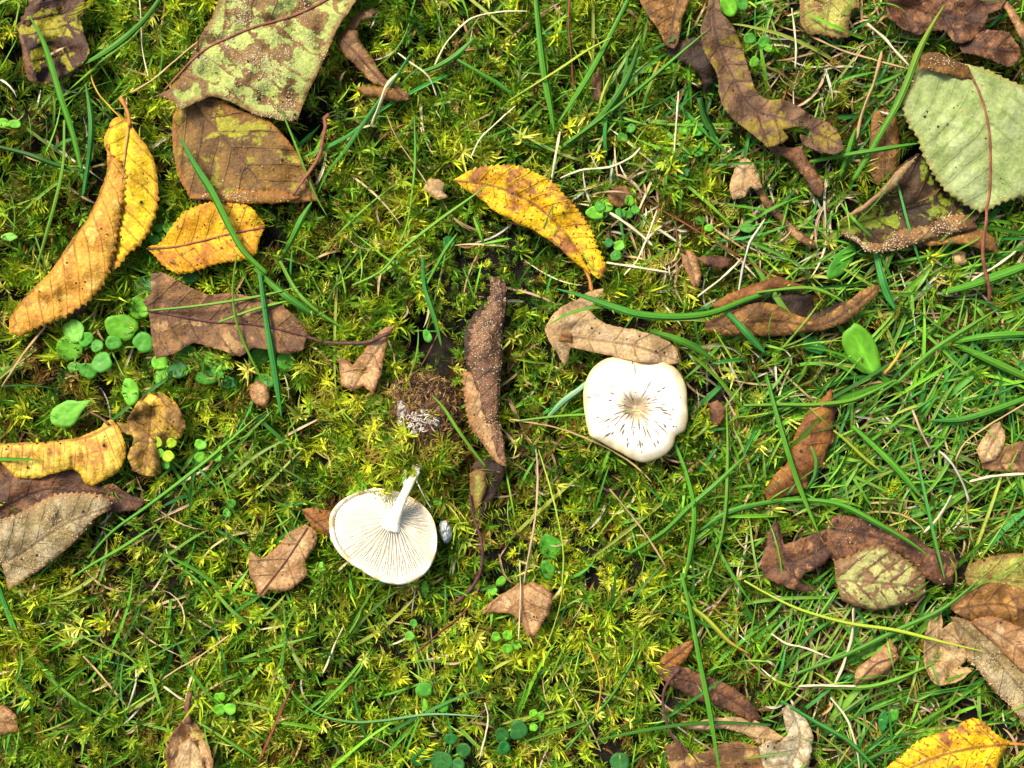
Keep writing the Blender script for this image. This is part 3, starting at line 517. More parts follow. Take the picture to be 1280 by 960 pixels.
 dict(label='reddish-brown arched leaf behind the round mottled leaf, lower right', panels=[
   dict(pts=[(1034,650),(1045,643),(1062,645),(1090,650),(1125,662),(1150,675),(1166,686),(1188,688),(1198,704),(1190,731),(1175,732),(1155,720),(1132,697),(1110,688),(1085,692),(1065,702),(1042,702),(1034,690)], h=14, mat=ML['mauve'], rib=[(1036,660),(1100,672),(1190,700)], vs=24, bulge=(6,12), hp=[(1185,720,-6),(1100,660,4)], dew=40)]),
 dict(label='round mottled green and brown leaf with toothed top, lower right', panels=[
   dict(pts=[(1042,701,1),(1060,696,1),(1080,686,1),(1104,678,1),(1120,690,1),(1140,705,1),(1156,722),(1158,740),(1146,751),(1120,758),(1095,763),(1070,758),(1052,750),(1046,730)], h=22, mat=ML['stripe'], rib=[(1050,725),(1100,728),(1158,735)], vs=22, va=1.0, bulge=(7,14), ser=(2.5,7), dew=60, quilt=2.5)]),
 dict(label='olive-green leaf cut by the right edge, top of the lower right heap', panels=[
   dict(pts=[(1206,716),(1214,706),(1230,698),(1260,692),(1310,690),(1310,765),(1260,750),(1232,742),(1210,732)], h=12, mat=ML['olive'], rib=[(1210,720),(1310,730)], vs=26, dew=60)]),
 dict(label='orange-brown wet leaf in the lower right heap, below the olive leaf', panels=[
   dict(pts=[(1187,762),(1196,748),(1212,735),(1240,728),(1270,734),(1310,748),(1310,800),(1280,802),(1245,782),(1215,777)], h=20, mat=ML['warm'], rib=[(1190,762),(1250,755),(1310,775)], vs=24, bulge=(3,8), rough=5)]),
 dict(label='pinkish-brown leaf in the lower right heap, lying over the dewy one', panels=[
   dict(pts=[(1214,776,1),(1240,770,1),(1275,784,1),(1310,800),(1310,862),(1282,842),(1256,818),(1234,796)], h=32, mat=ML['pinktan'], rib=[(1216,776),(1260,800),(1310,846)], vs=22, ser=(1.5,6), rough=4, dew=40)]),
 dict(label='long dew-covered brown leaf running into the lower right edge', panels=[
   dict(pts=[(1188,770),(1215,777),(1240,796),(1265,822),(1310,866),(1310,938),(1285,912,1),(1262,882,1),(1240,861,1),(1222,836,1),(1210,826,1),(1205,806,1),(1195,790)], h=25, mat=ML['dewy'], rib=[(1190,772),(1240,820),(1310,900)], vs=24, ser=(1.8,7), dew=700, bulge=(3,8))]),
 dict(label='crumpled tan dried leaf with a dark hollow, left of the lower right heap', panels=[
   dict(pts=[(1168,764),(1175,760),(1178,775),(1177,787),(1190,776),(1200,792),(1212,822),(1200,833),(1217,836),(1200,850),(1177,857),(1164,850),(1157,832),(1155,805),(1160,783)], h=15, mat=ML['tan'], g=3.8, rib=[(1174,764),(1172,856)], vs=22, rough=8, curl=(9,6), hp=[(1180,830,-8)]),
   dict(pts=[(1160,835),(1170,830),(1180,836),(1184,848),(1176,855),(1165,850)], h=15, mat=ML['tan'], bulge=(3,6), g=3.5)]),
 dict(label='small tan seed-shaped leaf in a dark gap, lower right', panels=[
   dict(pts=[(1112,798),(1120,810),(1124,822),(1112,837),(1096,848),(1080,852),(1071,858),(1068,846),(1073,834),(1086,824),(1102,811)], h=14, mat=ML['pinktan'], rib=[(1120,822),(1095,830),(1070,856)], vs=30, bulge=(6,8), ribmat=SK['brown'], rr=(.9,.7))]),
 dict(label='bright yellow leaf with a brown stain at the bottom right corner', panels=[
   dict(pts=[(1096,985),(1106,962),(1130,942,1),(1150,925,1),(1180,914,1),(1195,910,1),(1205,901),(1217,897),(1230,903,1),(1240,913,1),(1255,924),(1272,928),(1259,935),(1252,948),(1246,965),(1244,985)], h=20, mat=ML['ybrown'], rib=[(1268,930),(1215,935),(1160,950),(1100,980)], vs=28, hp=[(1200,930,6),(1130,970,-6)], ser=(1.6,8), curl=(-3,8)),],
   stalk=[dict(p=[(1262,930,21),(1272,930,22),(1290,932,22)], r=(1.6,2.0), m=SK['orange'])]),
 dict(label='curled papery brown leaf bud at the bottom edge, left', panels=[
   dict(pts=[(219,912),(230,900),(243,903),(255,918),(262,936),(266,955),(262,985),(214,985),(209,955),(208,930)], h=14, mat=ML['pinktan'], g=3.8, rib=[(236,900),(236,985)], vs=9, va=2.4, rough=7, curl=(7,6), quilt=3),
   dict(pts=[(224,930),(240,922),(250,938),(256,960),(250,985),(222,985),(216,955)], h=20, mat=ML['tan'], bulge=(7,8), rib=[(238,925),(236,985)], vs=9, va=2.0, quilt=3)],
   stalk=[dict(p=[(236,905,18),(234,885,16),(238,866,10)], r=(4.5,3.4), m=SK['brown'])]),
 dict(label='tan leaf scrap at the left edge near the bottom', panels=[
   dict(pts=[(-12,886),(5,881),(18,892),(22,904),(20,915),(0,918),(-12,916)], h=12, mat=ML['pinktan'], bulge=(4,7), rib=[(-10,900),(22,905)], vs=18)]),
 dict(label='narrow brown leaf bent into a hook, right of the largest upper leaf', panels=[
   dict(pts=[(434,36),(441,22),(450,14),(465,10),(472,15),(466,22),(452,26),(447,34),(440,42)], h=10, mat=ML['grayb'], bulge=(4,5)),
   dict(pts=[(424,42),(434,36),(446,38),(451,52),(462,68),(480,95),(496,106),(512,119),(508,127),(496,118),(478,108),(462,101),(448,85),(432,70),(422,56)], h=15, mat=ML['grayb'], rib=[(426,44),(450,72),(478,102),(510,124)], vs=40, bulge=(6,6), ribmat=SK['brown'], rr=(1.2,.8), name='blade'),
   dict(pts=[(445,110),(455,107),(476,109),(494,112),(511,124),(500,127),(478,124),(456,120)], h=17, mat=ML['warm'], bulge=(5,5), name='blade')]),
 dict(label='small tan leaf scrap among clover, left below the grey-brown leaf', panels=[
   dict(pts=[(313,482),(322,476),(334,482),(338,496),(332,508),(320,506),(313,495)], h=4, mat=ML['pinktan'], bulge=(4,6))]),
 dict(label='light brown leaf and its lobe at the right edge, in tangled straw', panels=[
   dict(pts=[(1240,532),(1250,527),(1256,540),(1254,558),(1244,574),(1226,580),(1220,562),(1230,546)], h=15, mat=ML['tan'], rib=[(1252,530),(1226,578)], vs=20, bulge=(3,8)),
   dict(pts=[(1240,566),(1256,558),(1290,550),(1310,552),(1310,592),(1260,590),(1228,586),(1226,578)], h=13, mat=ML['grayb'], rib=[(1230,582),(1310,570)], vs=22, name='blade')]),
 dict(label='small brown leaf scrap right of the round mushroom cap', panels=[
   dict(pts=[(886,505),(897,500),(907,508),(906,522),(896,534),(888,526)], h=6, mat=ML['mauve'], bulge=(3,5))]),
 dict(label='dark mauve leaf fragment in the grass at the top, right of a brown stem', panels=[
   dict(pts=[(740,98),(748,87),(754,95),(752,112),(756,126),(748,133),(741,122)], h=4, mat=ML['mauve'], bulge=(3,4))]),
 dict(label='yellowish brown leaf scrap under the straws beside the dark curled leaf, right', panels=[
   dict(pts=[(1189,316),(1198,313),(1209,316),(1207,324),(1211,329),(1200,331),(1190,326)], h=2, mat=ML['tan'], bulge=(1,4))]),
]

# ------------------------------------------------------------------ mushroom outlines
CAP_B = [(729,490),(733,474),(741,460),(756,449),(776,445),(800,450),(822,451),(838,455),(851,468),(858,485),(859,505),(860,522),(856,538),(845,545),(841,558),(832,568),(818,575),(803,578),(788,573),(776,566),(764,560),(750,552),(737,545),(733,530),(730,512)]
CAP_A = [(412,652),(415,639),(425,627),(440,618),(458,612),(477,611),(495,614),(513,621),(529,632),(541,648),(546,668),(545,690),(537,709),(524,722),(506,729),(488,729),(470,723),(452,712),(436,702),(422,688),(414,671)]

# ------------------------------------------------------------------ where things press the moss down
GX0, GY0, GS = -240, -240, 4.0
gw, gh_ = int((1280 + 480) / GS), int((960 + 480) / GS)
GXX, GYY = np.meshgrid(GX0 + np.arange(gw) * GS, GY0 + np.arange(gh_) * GS)
cover = np.zeros((gh_, gw), bool)
def add_cover(pts):
    B, _ = catmull(pts, True, 4); x0, y0 = B.min(0); x1, y1 = B.max(0)
    m = (GXX >= x0) & (GXX <= x1) & (GYY >= y0) & (GYY <= y1)
    cover[m] |= inside(GXX[m], GYY[m], B)
for sp in LEAVES:
    for p in sp['panels']: add_cover(p['pts'])
add_cover(CAP_A); add_cover(CAP_B)
cov = cover.astype(float); deep = cov.copy()
for _ in range(3):
    q = np.pad(deep, 1, mode='edge'); deep = np.minimum.reduce([q[1:-1, 1:-1], q[:-2, 1:-1], q[2:, 1:-1], q[1:-1, :-2], q[1:-1, 2:]])
near = cov.copy()
for _ in range(2):
    q = np.pad(near, 1, mode='edge'); near = (q[1:-1, 1:-1] * 2 + q[:-2, 1:-1] + q[2:, 1:-1] + q[1:-1, :-2] + q[1:-1, 2:]) / 6
def samp(A, x, y):
    return A[np.clip(((np.asarray(y) - GY0) / GS).round().astype(int), 0, gh_ - 1), np.clip(((np.asarray(x) - GX0) / GS).round().astype(int), 0, gw - 1)]

def blobs(x, y, L):
    r = np.zeros_like(np.asarray(x, float))
    for cx, cy, s, *k in L: r = r + (k[0] if k else 1) * np.exp(-((x - cx) ** 2 + (y - cy) ** 2) / (2 * (s * .6) ** 2))
    return r
HOLES = [(526,410,20),(545,424,19),(513,428,14),(741,858,15),(746,872,13),(838,872,16),(826,884,14),(618,604,13),(1098,800,16),(1080,790,14),(1180,700,20),(390,150,22,.8),(1215,900,40),(1262,920,26),(1150,210,30),(192,612,16),(440,880,12,.5),(895,490,22,.8),(480,742,14,.6),(400,690,14,.7),(60,120,14,.6)]
def ground_h(x, y):
    h = -20 + 16 * (fbm(x, y, 90, 3, 1) - .5) * 2 + 4 * (fbm(x, y, 18, 2, 2) - .5) * 2
    h = h - 30 * np.clip(blobs(x, y, HOLES), 0, 1)
    h = h - 5 * np.clip(blobs(x, y, [(1060,130,120),(1150,430,160),(1200,600,140),(1080,860,140),(880,480,60)]), 0, 1)
    return np.minimum(h, -6)
RAISE = [(455,540,60,16),(500,586,30,26),(476,602,20,18),(450,606,20,26),(545,588,36,22),(530,560,50,18),(521,582,13,28)]

# ------------------------------------------------------------------ ground: one sheet, fine under the moss, running out to the horizon
xs = np.concatenate([[-60000, -9000, -2500, -900], np.arange(-420, 1701, 9.0), [2200, 3800, 10300, 61000]])
ys = np.concatenate([[-60000, -9000, -2500, -800], np.arange(-400, 1361, 9.0), [1800, 3500, 10000, 61000]])
X, Y = np.meshgrid(xs, ys); Z = ground_h(X, Y) - 5
nx, ny = len(xs), len(ys); ii = (np.arange(ny - 1)[:, None] * nx + np.arange(nx - 1)[None]).ravel()
F = np.stack([ii, ii + nx, ii + nx + 1, ii + 1], 1)
P = np.stack([(X.ravel() - 640) * S, (480 - Y.ravel()) * S, Z.ravel() * S], 1)
tag(link('ground', build_mesh('ground', P, F, M_ground)), kind='structure')

# ------------------------------------------------------------------ moss
YEL = [(480,260,55),(430,490,60),(470,550,70),(530,850,70),(690,760,90),(30,370,50),(500,310,60,.6),(620,600,30),(420,640,60,.4),(760,800,90,.7),(60,70,50,.6),(540,90,70,.4),(975,315,34,1.2),(620,800,70,.6),(160,740,80,.5),(270,760,50,.6),(690,620,60,.4),(200,40,60,.5),(350,810,70,.4),(880,440,30,.8),(40,850,60,.5),(300,905,60,.4)]
FINE = [(600,310,80),(680,340,60),(570,60,90),(660,470,50),(700,440,40),(420,330,40),(740,600,70,.5),(830,640,70,.4),(450,150,60,.5),(870,90,60,.6),(640,860,60,.4),(120,180,70,.4)]
BROWN = [(40,250,70),(70,480,55),(20,520,60),(150,700,45,.9),(505,765,32,1.2),(1020,120,80,.8),(530,500,60),(570,560,40,.9),(1000,420,60,.5),(690,530,40,1.0),(700,300,30,.4),(160,110,40,.3),(130,790,50,.4),(900,480,60,.8),(1170,440,120,.5),(1100,840,130,.45),(800,270,60,.4),(640,560,30,.8),(345,735,30,.6),(1230,590,80,.5)]
PAL = dict(y=np.array([c(208,218,56), c(186,204,44), c(224,226,104), c(172,194,42)]), g=np.array([c(132,172,42), c(110,156,36), c(158,188,54), c(88,134,30)]),
           d=np.array([c(60,104,24), c(46,84,20), c(84,130,32), c(112,154,42)]), b=np.array([c(132,108,46), c(100,76,36), c(158,134,66), c(84,62,28)]))
sp_ = 9.6
tx, ty = np.meshgrid(np.arange(-420, 1700, sp_), np.arange(-400, 1360, sp_))
tx = (tx + rng.uniform(-5, 5, tx.shape)).ravel(); ty = (ty + rng.uniform(-5, 5, ty.shape)).ravel()
out = (tx < -40) | (tx > 1320) | (ty < -40) | (ty > 1000)
hole = np.clip(blobs(tx, ty, HOLES), 0, 1)
keep = (~out | (rng.random(len(tx)) < np.where((tx < -200) | (tx > 1480) | (ty < -200) | (ty > 1160), .28, .5))) & (rng.random(len(tx)) > hole * 1.5) & ((samp(deep, tx, ty) < .5) | (rng.random(len(tx)) < .12))
bare = np.clip(.10 + blobs(tx, ty, BROWN) * .35 + .35 * np.clip((fbm(tx, ty, 40, 3, 8) - .5) * 5, 0, 1) + .18 * np.clip((tx - 860) / 150, 0, 1) - .6 * blobs(tx, ty, FINE + [(560,360,60),(560,620,80),(480,450,60)]), 0, .62)
over_top = blobs(tx, ty, [(452,608,17),(474,604,17),(502,590,18),(530,590,18)]) > .45
keep &= rng.random(len(tx)) > bare
keep |= over_top | (blobs(tx, ty, [(520,578,22)]) > .5)
tx, ty = tx[keep], ty[keep]; n = len(tx)
yw = blobs(tx, ty, YEL) + .5 * (fbm(tx, ty, 70, 3, 4) - .42) * 2.6; fw = blobs(tx, ty, FINE); bw = blobs(tx, ty, BROWN) + .9 * (fbm(tx, ty, 55, 3, 5) - .62) * 2
right = np.clip((tx - 820) / 200, 0, 1)
wy = np.clip(.13 + yw * .85 - right * .25, .02, 2); wg = np.full(n, .5); wd = np.clip(.2 + fw * .8 + right * .45, .05, 2); wb = np.clip(.10 + bw * 1.1 + right * .30, .02, 2.5)
tot = wy + wg + wd + wb; u = rng.random(n) * tot
cls = np.where(u < wy, 0, np.where(u < wy + wg, 1, np.where(u < wy + wg + wd, 2, 3)))
ot = blobs(tx, ty, [(452,608,17),(474,604,17),(502,590,18),(530,590,18)]) > .45
press = np.where(ot, 0, samp(near, tx, ty)); cvr = np.where(ot, 0, samp(cov, tx, ty))
top = ground_h(tx, ty) + rng.uniform(-3, 5, n) + blobs(tx, ty, [(a, b, s) for a, b, s, k in RAISE[:0]])
for a, b, s, k in RAISE: top += k * np.exp(-((tx - a) ** 2 + (ty - b) ** 2) / (2 * (s * .6) ** 2))
fineT = rng.random(n) < np.clip(fw * .9 + .12, 0, .85)
tall = rng.uniform(6, 25, n) * (1 - .45 * press) * np.where(fineT, .85, 1.0) * np.where(cls == 3, .8, 1)
frond = (rng.random(n) < .32) & ~fineT
scl = np.where(fineT, .55, 1.0) * (.68 + .85 * np.clip((fbm(tx, ty, 75, 2, 12) - .25) * 1.8, 0, 1)) * rng.uniform(.8, 1.25, n) * np.where(cls == 0, 1.12, 1.0) * np.where((tx < -200) | (tx > 1480) | (ty < -200) | (ty > 1160), 1.5, 1)
nl = np.where(fineT, 34, np.where(frond, 26, 24)); nl = np.where(cvr > .5, nl // 2, nl)
ti = np.repeat(np.arange(n), nl); N = len(ti); kk = np.concatenate([np.arange(a) for a in nl]); tt = (kk + .5) / nl[ti]
tilt_a = rng.uniform(0, 2 * np.pi, n); tilt = rng.uniform(.05, 1.25, n); tilt = np.where(frond, rng.uniform(1.1, 1.45, n), tilt)
ax = np.stack([np.cos(tilt_a) * np.sin(tilt), np.sin(tilt_a) * np.sin(tilt), np.cos(tilt)], 1)
slen = np.where(frond, rng.uniform(20, 36, n) * scl, tall)
base0 = np.stack([tx, ty, top + np.where(frond, tall * .85, 0)], 1)
# orthonormal frame round each shoot
r1 = np.cross(ax, np.array([0.31, .17, .93])); r1 /= np.linalg.norm(r1, axis=1)[:, None]; r2 = np.cross(ax, r1)
az = np.where(frond[ti], np.where(kk % 2 == 0, 0, np.pi) + rng.normal(0, .25, N), kk * 2.39996 + rng.normal(0, .3, N))
# fronds spread their leaflets sideways: side axis is horizontal
side_h = np.cross(ax, np.array([0, 0, 1.0])); side_h /= np.linalg.norm(side_h, axis=1)[:, None]; up_h = np.cross(side_h, ax)
e1 = np.where(frond[ti][:, None], side_h[ti], r1[ti]); e2 = np.where(frond[ti][:, None], up_h[ti], r2[ti])
rad = np.cos(az)[:, None] * e1 + np.sin(az)[:, None] * e2
el = np.where(frond[ti], (rng.uniform(.55, 1.25, n))[ti] + rng.normal(0, .12, N), .12 + 1.0 * tt ** 1.5 + rng.normal(0, .18, N))   # angle towards the shoot tip
d = rad * np.cos(el)[:, None] + ax[ti] * np.sin(el)[:, None]
bend_s = ax[ti] * rng.uniform(.1, 1.5, N)[:, None] * np.where(rng.random(N) < .3, -1, 1)[:, None] + rng.normal(0, .38, (N, 3))
Ll = scl[ti] * np.where(frond[ti], 10 * (1 - .6 * tt) + 2, rng.uniform(9, 18, N)) * np.where(fineT[ti], .82, 1)
wd_ = np.clip(Ll * .19, 1.3, 2.7) * rng.uniform(.8, 1.25, N)
b0 = base0[ti] + ax[ti] * (slen[ti] * tt)[:, None] + rng.normal(0, .6, (N, 3))
sidev = np.cross(d, rad * -np.sin(el)[:, None] + ax[ti] * np.cos(el)[:, None]); sidev /= np.linalg.norm(sidev, axis=1)[:, None] + 1e-9
p1 = b0 + d * (Ll * .33)[:, None]; p2 = b0 + d * (Ll * .68)[:, None] + bend_s * (Ll * .16)[:, None]; p3 = b0 + d * (Ll * .92)[:, None] + bend_s * (Ll * .42)[:, None]
V = np.stack([b0, p1 - sidev * (wd_ * .5)[:, None], p1 + sidev * (wd_ * .5)[:, None], p2 - sidev * (wd_ * .36)[:, None], p2 + sidev * (wd_ * .36)[:, None], p3], 1)
pal = np.stack([PAL['y'], PAL['g'], PAL['d'], PAL['b']]); pick = rng.integers(0, 4, n)
colT = pal[cls, pick] * rng.uniform(.8, 1.15, n)[:, None]
old = np.clip(1 - tt * 1.25, 0, 1)[:, None] * rng.uniform(.2, 1, N)[:, None] * .55          # lowest leaves are old and brown
colL = colT[ti] * rng.uniform(.75, 1.25, N)[:, None]; colL = colL * (1 - old) + np.array(c(84, 66, 28))[None] * old
mixb = rng.random(N) < .06; colL[mixb] = np.array(c(150, 118, 56)) * rng.uniform(.5, 1.2, (mixb.sum(), 1))
colL = colL * np.array([1.14, 1.10, .95])
T = np.array([(0, 2, 1), (1, 2, 4), (1, 4, 3), (3, 4, 5)])
def moss_object(name, mask):
    idx = np.where(mask)[0]; m = len(idx)
    v = V[idx].reshape(-1, 3); P = np.stack([(v[:, 0] - 640) * S, (480 - v[:, 1]) * S, v[:, 2] * S], 1)
    Fm = (T[None] + (np.arange(m) * 6)[:, None, None]).reshape(-1, 3)
    o = link(name, build_mesh(name, P, Fm, M_moss, dict(col=np.repeat(colL[idx], 6, 0)))); o['kind'] = 'stuff'; return o
tag(moss_object('moss', ~fineT[ti] & ~frond[ti]), 'carpet of starry yellow-green and green moss shoots covering the ground', 'moss')
tag(moss_object('feather_moss', frond[ti]), 'feathery moss fronds with rows of tiny side leaves lying through the carpet', 'moss')
tag(moss_object('fine_moss', fineT[ti]), 'fine dense dark green moss with very small curled leaves', 'moss')
print('moss leaves', N)

# ------------------------------------------------------------------ leaves
for i, sp in enumerate(LEAVES): make_leaf(sp, i + 1)

# ------------------------------------------------------------------ mushrooms
def shroom_mats():
    t = NT('mushroom_cap_skin'); co = t.pxco(3)
    rho = t.attr('rho'); v = t.n('CombineXYZ', X=t.math('MULTIPLY', t.attr('dx'), 9.0), Y=t.math('MULTIPLY', t.attr('dy'), 9.0), Z=t.math('MULTIPLY', rho, 2.5))
    st = t.n('TexNoise', Vector=v.outputs[0], Scale=1.0, Detail=5, Roughness=.6).outputs['Fac']
    col = t.mix(t.step(t.noise(co, 26, 4), .35, .7), c(252, 248, 232), c(242, 232, 204))
    col = t.mix(t.math('MULTIPLY', t.step(t.math('ADD', rho, t.math('MULTIPLY', t.noise(co, 14, 4), -.22)), .34, .04), .85), col, c(178, 150, 104))
    col = t.mix(t.math('MULTIPLY', t.step(t.math('ADD', rho, t.math('MULTIPLY', t.noise(co, 22, 3), .14)), .84, 1.06), .85), col, c(216, 184, 122))
    inner = t.math('MULTIPLY', t.step(rho, .7, .15), t.step(st, .46, .64))
    col = t.mix(t.math('MULTIPLY', inner, .9), col, c(112, 90, 72))
    col = t.mix(t.math('MULTIPLY', t.step(st, .60, .68), .22), col, c(190, 160, 120))
    cap = t.surf(col, .45, t.math('ADD', st, t.math('MULTIPLY', t.noise(co, 6, 4), .6)), .35, 1.5, spec=.35, sss=.12)
    t = NT('mushroom_gill'); co = t.pxco(5)
    col = t.mix(t.step(t.noise(co, 20, 4), .3, .7), c(253, 251, 240), c(248, 240, 220))
    gill = t.surf(col, .6, t.noise(co, 3, 3), .2, .5, transl=.15)
    t = NT('mushroom_flesh'); co = t.pxco(6)
    col = t.mix(t.step(t.noise(co, 16, 4), .35, .7), c(248, 242, 224), c(228, 214, 180))
    flesh = t.surf(col, .5, t.noise(co, 5, 5, .65), .4, 1.2, sss=.1)
    t = NT('mushroom_gill_floor'); co = t.pxco(7)
    col = t.mix(t.step(t.noise(co, 30, 3), .35, .65), c(238, 228, 204), c(212, 194, 160))
    floor = t.surf(col, .7, t.noise(co, 4, 3), .3, .8)
    t = NT('mushroom_rim'); co = t.pxco(8)
    col = t.mix(t.step(t.noise(co, 14, 4), .4, .62), c(248, 240, 220), c(206, 170, 122))
    rim = t.surf(col, .5, t.noise(co, 4, 4), .3, .8, sss=.1)
    return cap, gill, flesh, floor, rim
M_cap, M_gill, M_flesh, M_floor, M_rim = shroom_mats()

def radial(outl, cx, cy, n=120):
    B, _ = catmull(outl, True, 2); a = np.arctan2(B[:, 1] - cy, B[:, 0] - cx); r = np.hypot(B[:, 0] - cx, B[:, 1] - cy)
    o = np.argsort(a); a, r = a[o], r[o]; th = np.linspace(-np.pi, np.pi, n, endpoint=False)
    return th, np.interp(th, np.concatenate([a - 2 * np.pi, a, a + 2 * np.pi]), np.tile(r, 3))

def ring_mesh(name, th, R, prof, org3, mat, parent, attrs=True, zf=None, loc=(0, 0, 0), conv=None):
    """prof: list of (rho, z); surface of revolution with an irregular radius; conv maps px offsets to local metres"""
    V = []; rho_ = []; n = len(th)
    for rho, z in prof:
        for a, r in zip(th, R):
            zz = z + (zf(a, rho) if zf else 0); V.append((math.cos(a) * r * rho, math.sin(a) * r * rho, zz)); rho_.append(min(rho, 1.0))
    F = []
    for i in range(len(prof) - 1):
        for k in range(n):
            k2 = (k + 1) % n; F.append((i * n + k, (i + 1) * n + k, (i + 1) * n + k2, i * n + k2))
    V = np.array(V); A = dict(rho=np.array(rho_), dx=np.tile(np.cos(th), len(prof)), dy=np.tile(np.sin(th), len(prof)))
    me = build_mesh(name, conv(V), [f[::-1] for f in F], mat, A)
    return link(name, me, parent, loc)

# -- the one standing, cap seen from above
mb = empty('mushroom', 795, 512, 0); orgB = np.array(mb.location)
tag(mb, 'white mushroom seen from above with a dimpled streaked wavy cap, right of centre', 'mushroom', 'two white mushrooms in the moss')
th, R = radial(CAP_B, 795, 510, 144)
prof = [(.001, 25)] + [(r, 34 + 3 * math.sin(r * 3) - 12 * math.exp(-(r / .17) ** 2) - 12.5 * r ** 5.2) for r in np.linspace(.04, .985, 34)] + [(1.0, 18), (.995, 14), (.96, 10.5), (.8, 11), (.5, 10), (.12, 6)]
zf = lambda a, rho: rho ** 2 * (2.4 * math.sin(3 * a + .6) + 1.6 * math.sin(7 * a + 2) + 1.0 * math.sin(11 * a)) - rho * 1.5 * math.cos(a - .7) + rho ** 2 * .6 * math.sin(23 * a)
convB = lambda V: W(V + np.array([795, 510, 0])) - orgB
ring_mesh('cap', th, R, prof, None, M_cap, mb, zf=zf, conv=convB)
Vt, Ft = tube([(795,512,-22),(796,512,-5),(795,511,12)], [9, 7.5, 9], 14); link('stem', build_mesh('stem', W(Vt) - orgB, Ft, M_flesh), mb)
M_crack = plain_mat('dark_crack', c(150, 126, 108), c(92, 74, 64), 4)
cr = random.Random(5); V = []; Fc = []
def capz(x, y):
    a = math.atan2(y - 510, x - 795); r = math.hypot(x - 795, y - 510); Rr = np.interp(a, th, R); rho = r / Rr
    return 34 + 3 * math.sin(rho * 3) - 12 * math.exp(-(rho / .17) ** 2) - 12.5 * rho ** 5.2 + zf(a, rho)
TRC = [(745,494,8),(736,497,4),(762,483,5),(766,483,5),(793,462,12),(790,452,6),(812,480,10),(772,516,10),(784,520,9),(780,520,12),(790,528,10),(799,532,9),(805,538,14),(811,541,12),(827,535,14),(822,540,10),(838,524,4),(832,517,6),(830,512,7),(824,509,12),(818,500,8),(814,503,12),(784,550,5),(785,556,5),(800,555,7),(803,555,4),(818,556,5),(822,553,4),(758,545,5),(761,543,5),(746,522,5),(750,527,10),(759,526,9),(769,524,12),(778,535,10),(779,540,6),(841,511,3),(829,506,5),(765,492,5),(798,556,3),(842,533,2),(790,534,7),(771,529,8),(805,491,8)]
for (x, y, L) in [(x, y, L * 1.25) for x, y, L in TRC] + [(795 + math.cos(t) * r_, 508 + math.sin(t) * r_, cr.uniform(2, 6)) for t, r_ in [(cr.uniform(-.6, 3.6), cr.uniform(10, 46)) for _ in range(26)]]:
    dx, dy = x - 795, y - 506; Ld = math.hypot(dx, dy) + 1e-6; dx, dy = dx / Ld, dy / Ld; w_ = cr.uniform(.6, 1.25)
    L *= .62; b = len(V); ww = [0.15, 1, .8, .15]; jit = cr.uniform(-1, 1)
    for i_, t in enumerate((-1, -.3, .4, 1)):
        for s_ in (-1, 1):
            xx = x + dx * L * t - dy * w_ * ww[i_] * s_ - dy * jit * (1 - t * t); yy = y + dy * L * t + dx * w_ * ww[i_] * s_ + dx * jit * (1 - t * t)
            V.append((xx, yy, capz(xx, yy) + .35))
    for i_ in range(3): Fc.append((b + 2 * i_, b + 2 * i_ + 1, b + 2 * i_ + 3, b + 2 * i_ + 2))
tag(link('crack', build_mesh('crack', W(np.array(V)) - orgB, Fc, M_crack), mb), kind='stuff')

V = []; Fc = []                                                    # grains of soil caught on the cap
for i in range(34):
    t_, r_ = cr.uniform(0, 6.28), 60 * math.sqrt(cr.random()); x, y = 795 + math.cos(t_) * r_, 511 + math.sin(t_) * r_; s_ = cr.uniform(.5, 1.3); b = len(V); z = capz(x, y)
    for k in range(5): V.append((x + math.cos(k * 1.257 + t_) * s_ * cr.uniform(.7, 1.3), y + math.sin(k * 1.257 + t_) * s_, z - .2))
    V.append((x, y, z + s_ * .7)); Fc += [(b + k, b + 5, b + (k + 1) % 5) for k in range(5)]
tag(link('soil_crumb', build_mesh('soil_crumb', W(np.array(V)) - orgB, Fc, M_crumb), mb), kind='stuff')

# -- the pulled one, gills up
cA = np.array([490.0, 652.0]); tilt_ = math.radians(24); vdir = np.array([.45, -.893]); hA = 34.0
ma = empty('mushroom', 490, 652, 0); orgA = np.array(ma.location)
tag(ma, 'white mushroom lying upside down with gills up and stem towards the soil clump', 'mushroom', 'two white mushrooms in the moss')
vw = Vector((vdir[0], -vdir[1], 0)); uw = Vector((-vw.y, vw.x, 0)); uw = -uw                     # world directions in the picture plane
vt = Vector((vw.x * math.cos(tilt_), vw.y * math.cos(tilt_), -math.sin(tilt_))); nrm = uw.cross(vt); nrm = nrm if nrm.z > 0 else -nrm
RM = Matrix((uw, vt, nrm)).transposed()
if RM.determinant() < 0: RM = Matrix((-uw, vt, nrm)).transposed(); uw = -uw
kA = 1 - hA / CH; ctr = Vector(((cA[0] - 640) * S * kA, (480 - cA[1]) * S * kA, hA * S))
BA, _ = catmull(CAP_A, True, 2)
loc = []
for x, y in BA:                                                                                 # drop the traced rim on to the tilted plane of the cap
    ray = Vector(((x - 640) * S, (480 - y) * S, 0)) - Vector(cam.location); tpl = (ctr - Vector(cam.location)).dot(nrm) / ray.dot(nrm)
    pt = Vector(cam.location) + ray * tpl - ctr; loc.append((pt.dot(uw) / S, pt.dot(vt) / S))
th, R = radial(loc, 0, 0, 168)
Mbase = Matrix.Translation(ctr - Vector(orgA)) @ RM.to_4x4()
convA = lambda V: V * S
zs = lambda rho: 17 * (1 - rho) ** 1.7 + 2.0 * math.sin(rho * math.pi)
prof = [(rr, zs(rr) - 4.2) for rr in np.linspace(.1, .93, 16)]
o = ring_mesh('gill_floor', th, R, prof, None, M_floor, ma, conv=convA); o.matrix_local = Mbase
zrim = lambda a, rho: 1.4 * math.sin(3 * a + 1) + .9 * math.sin(8 * a)
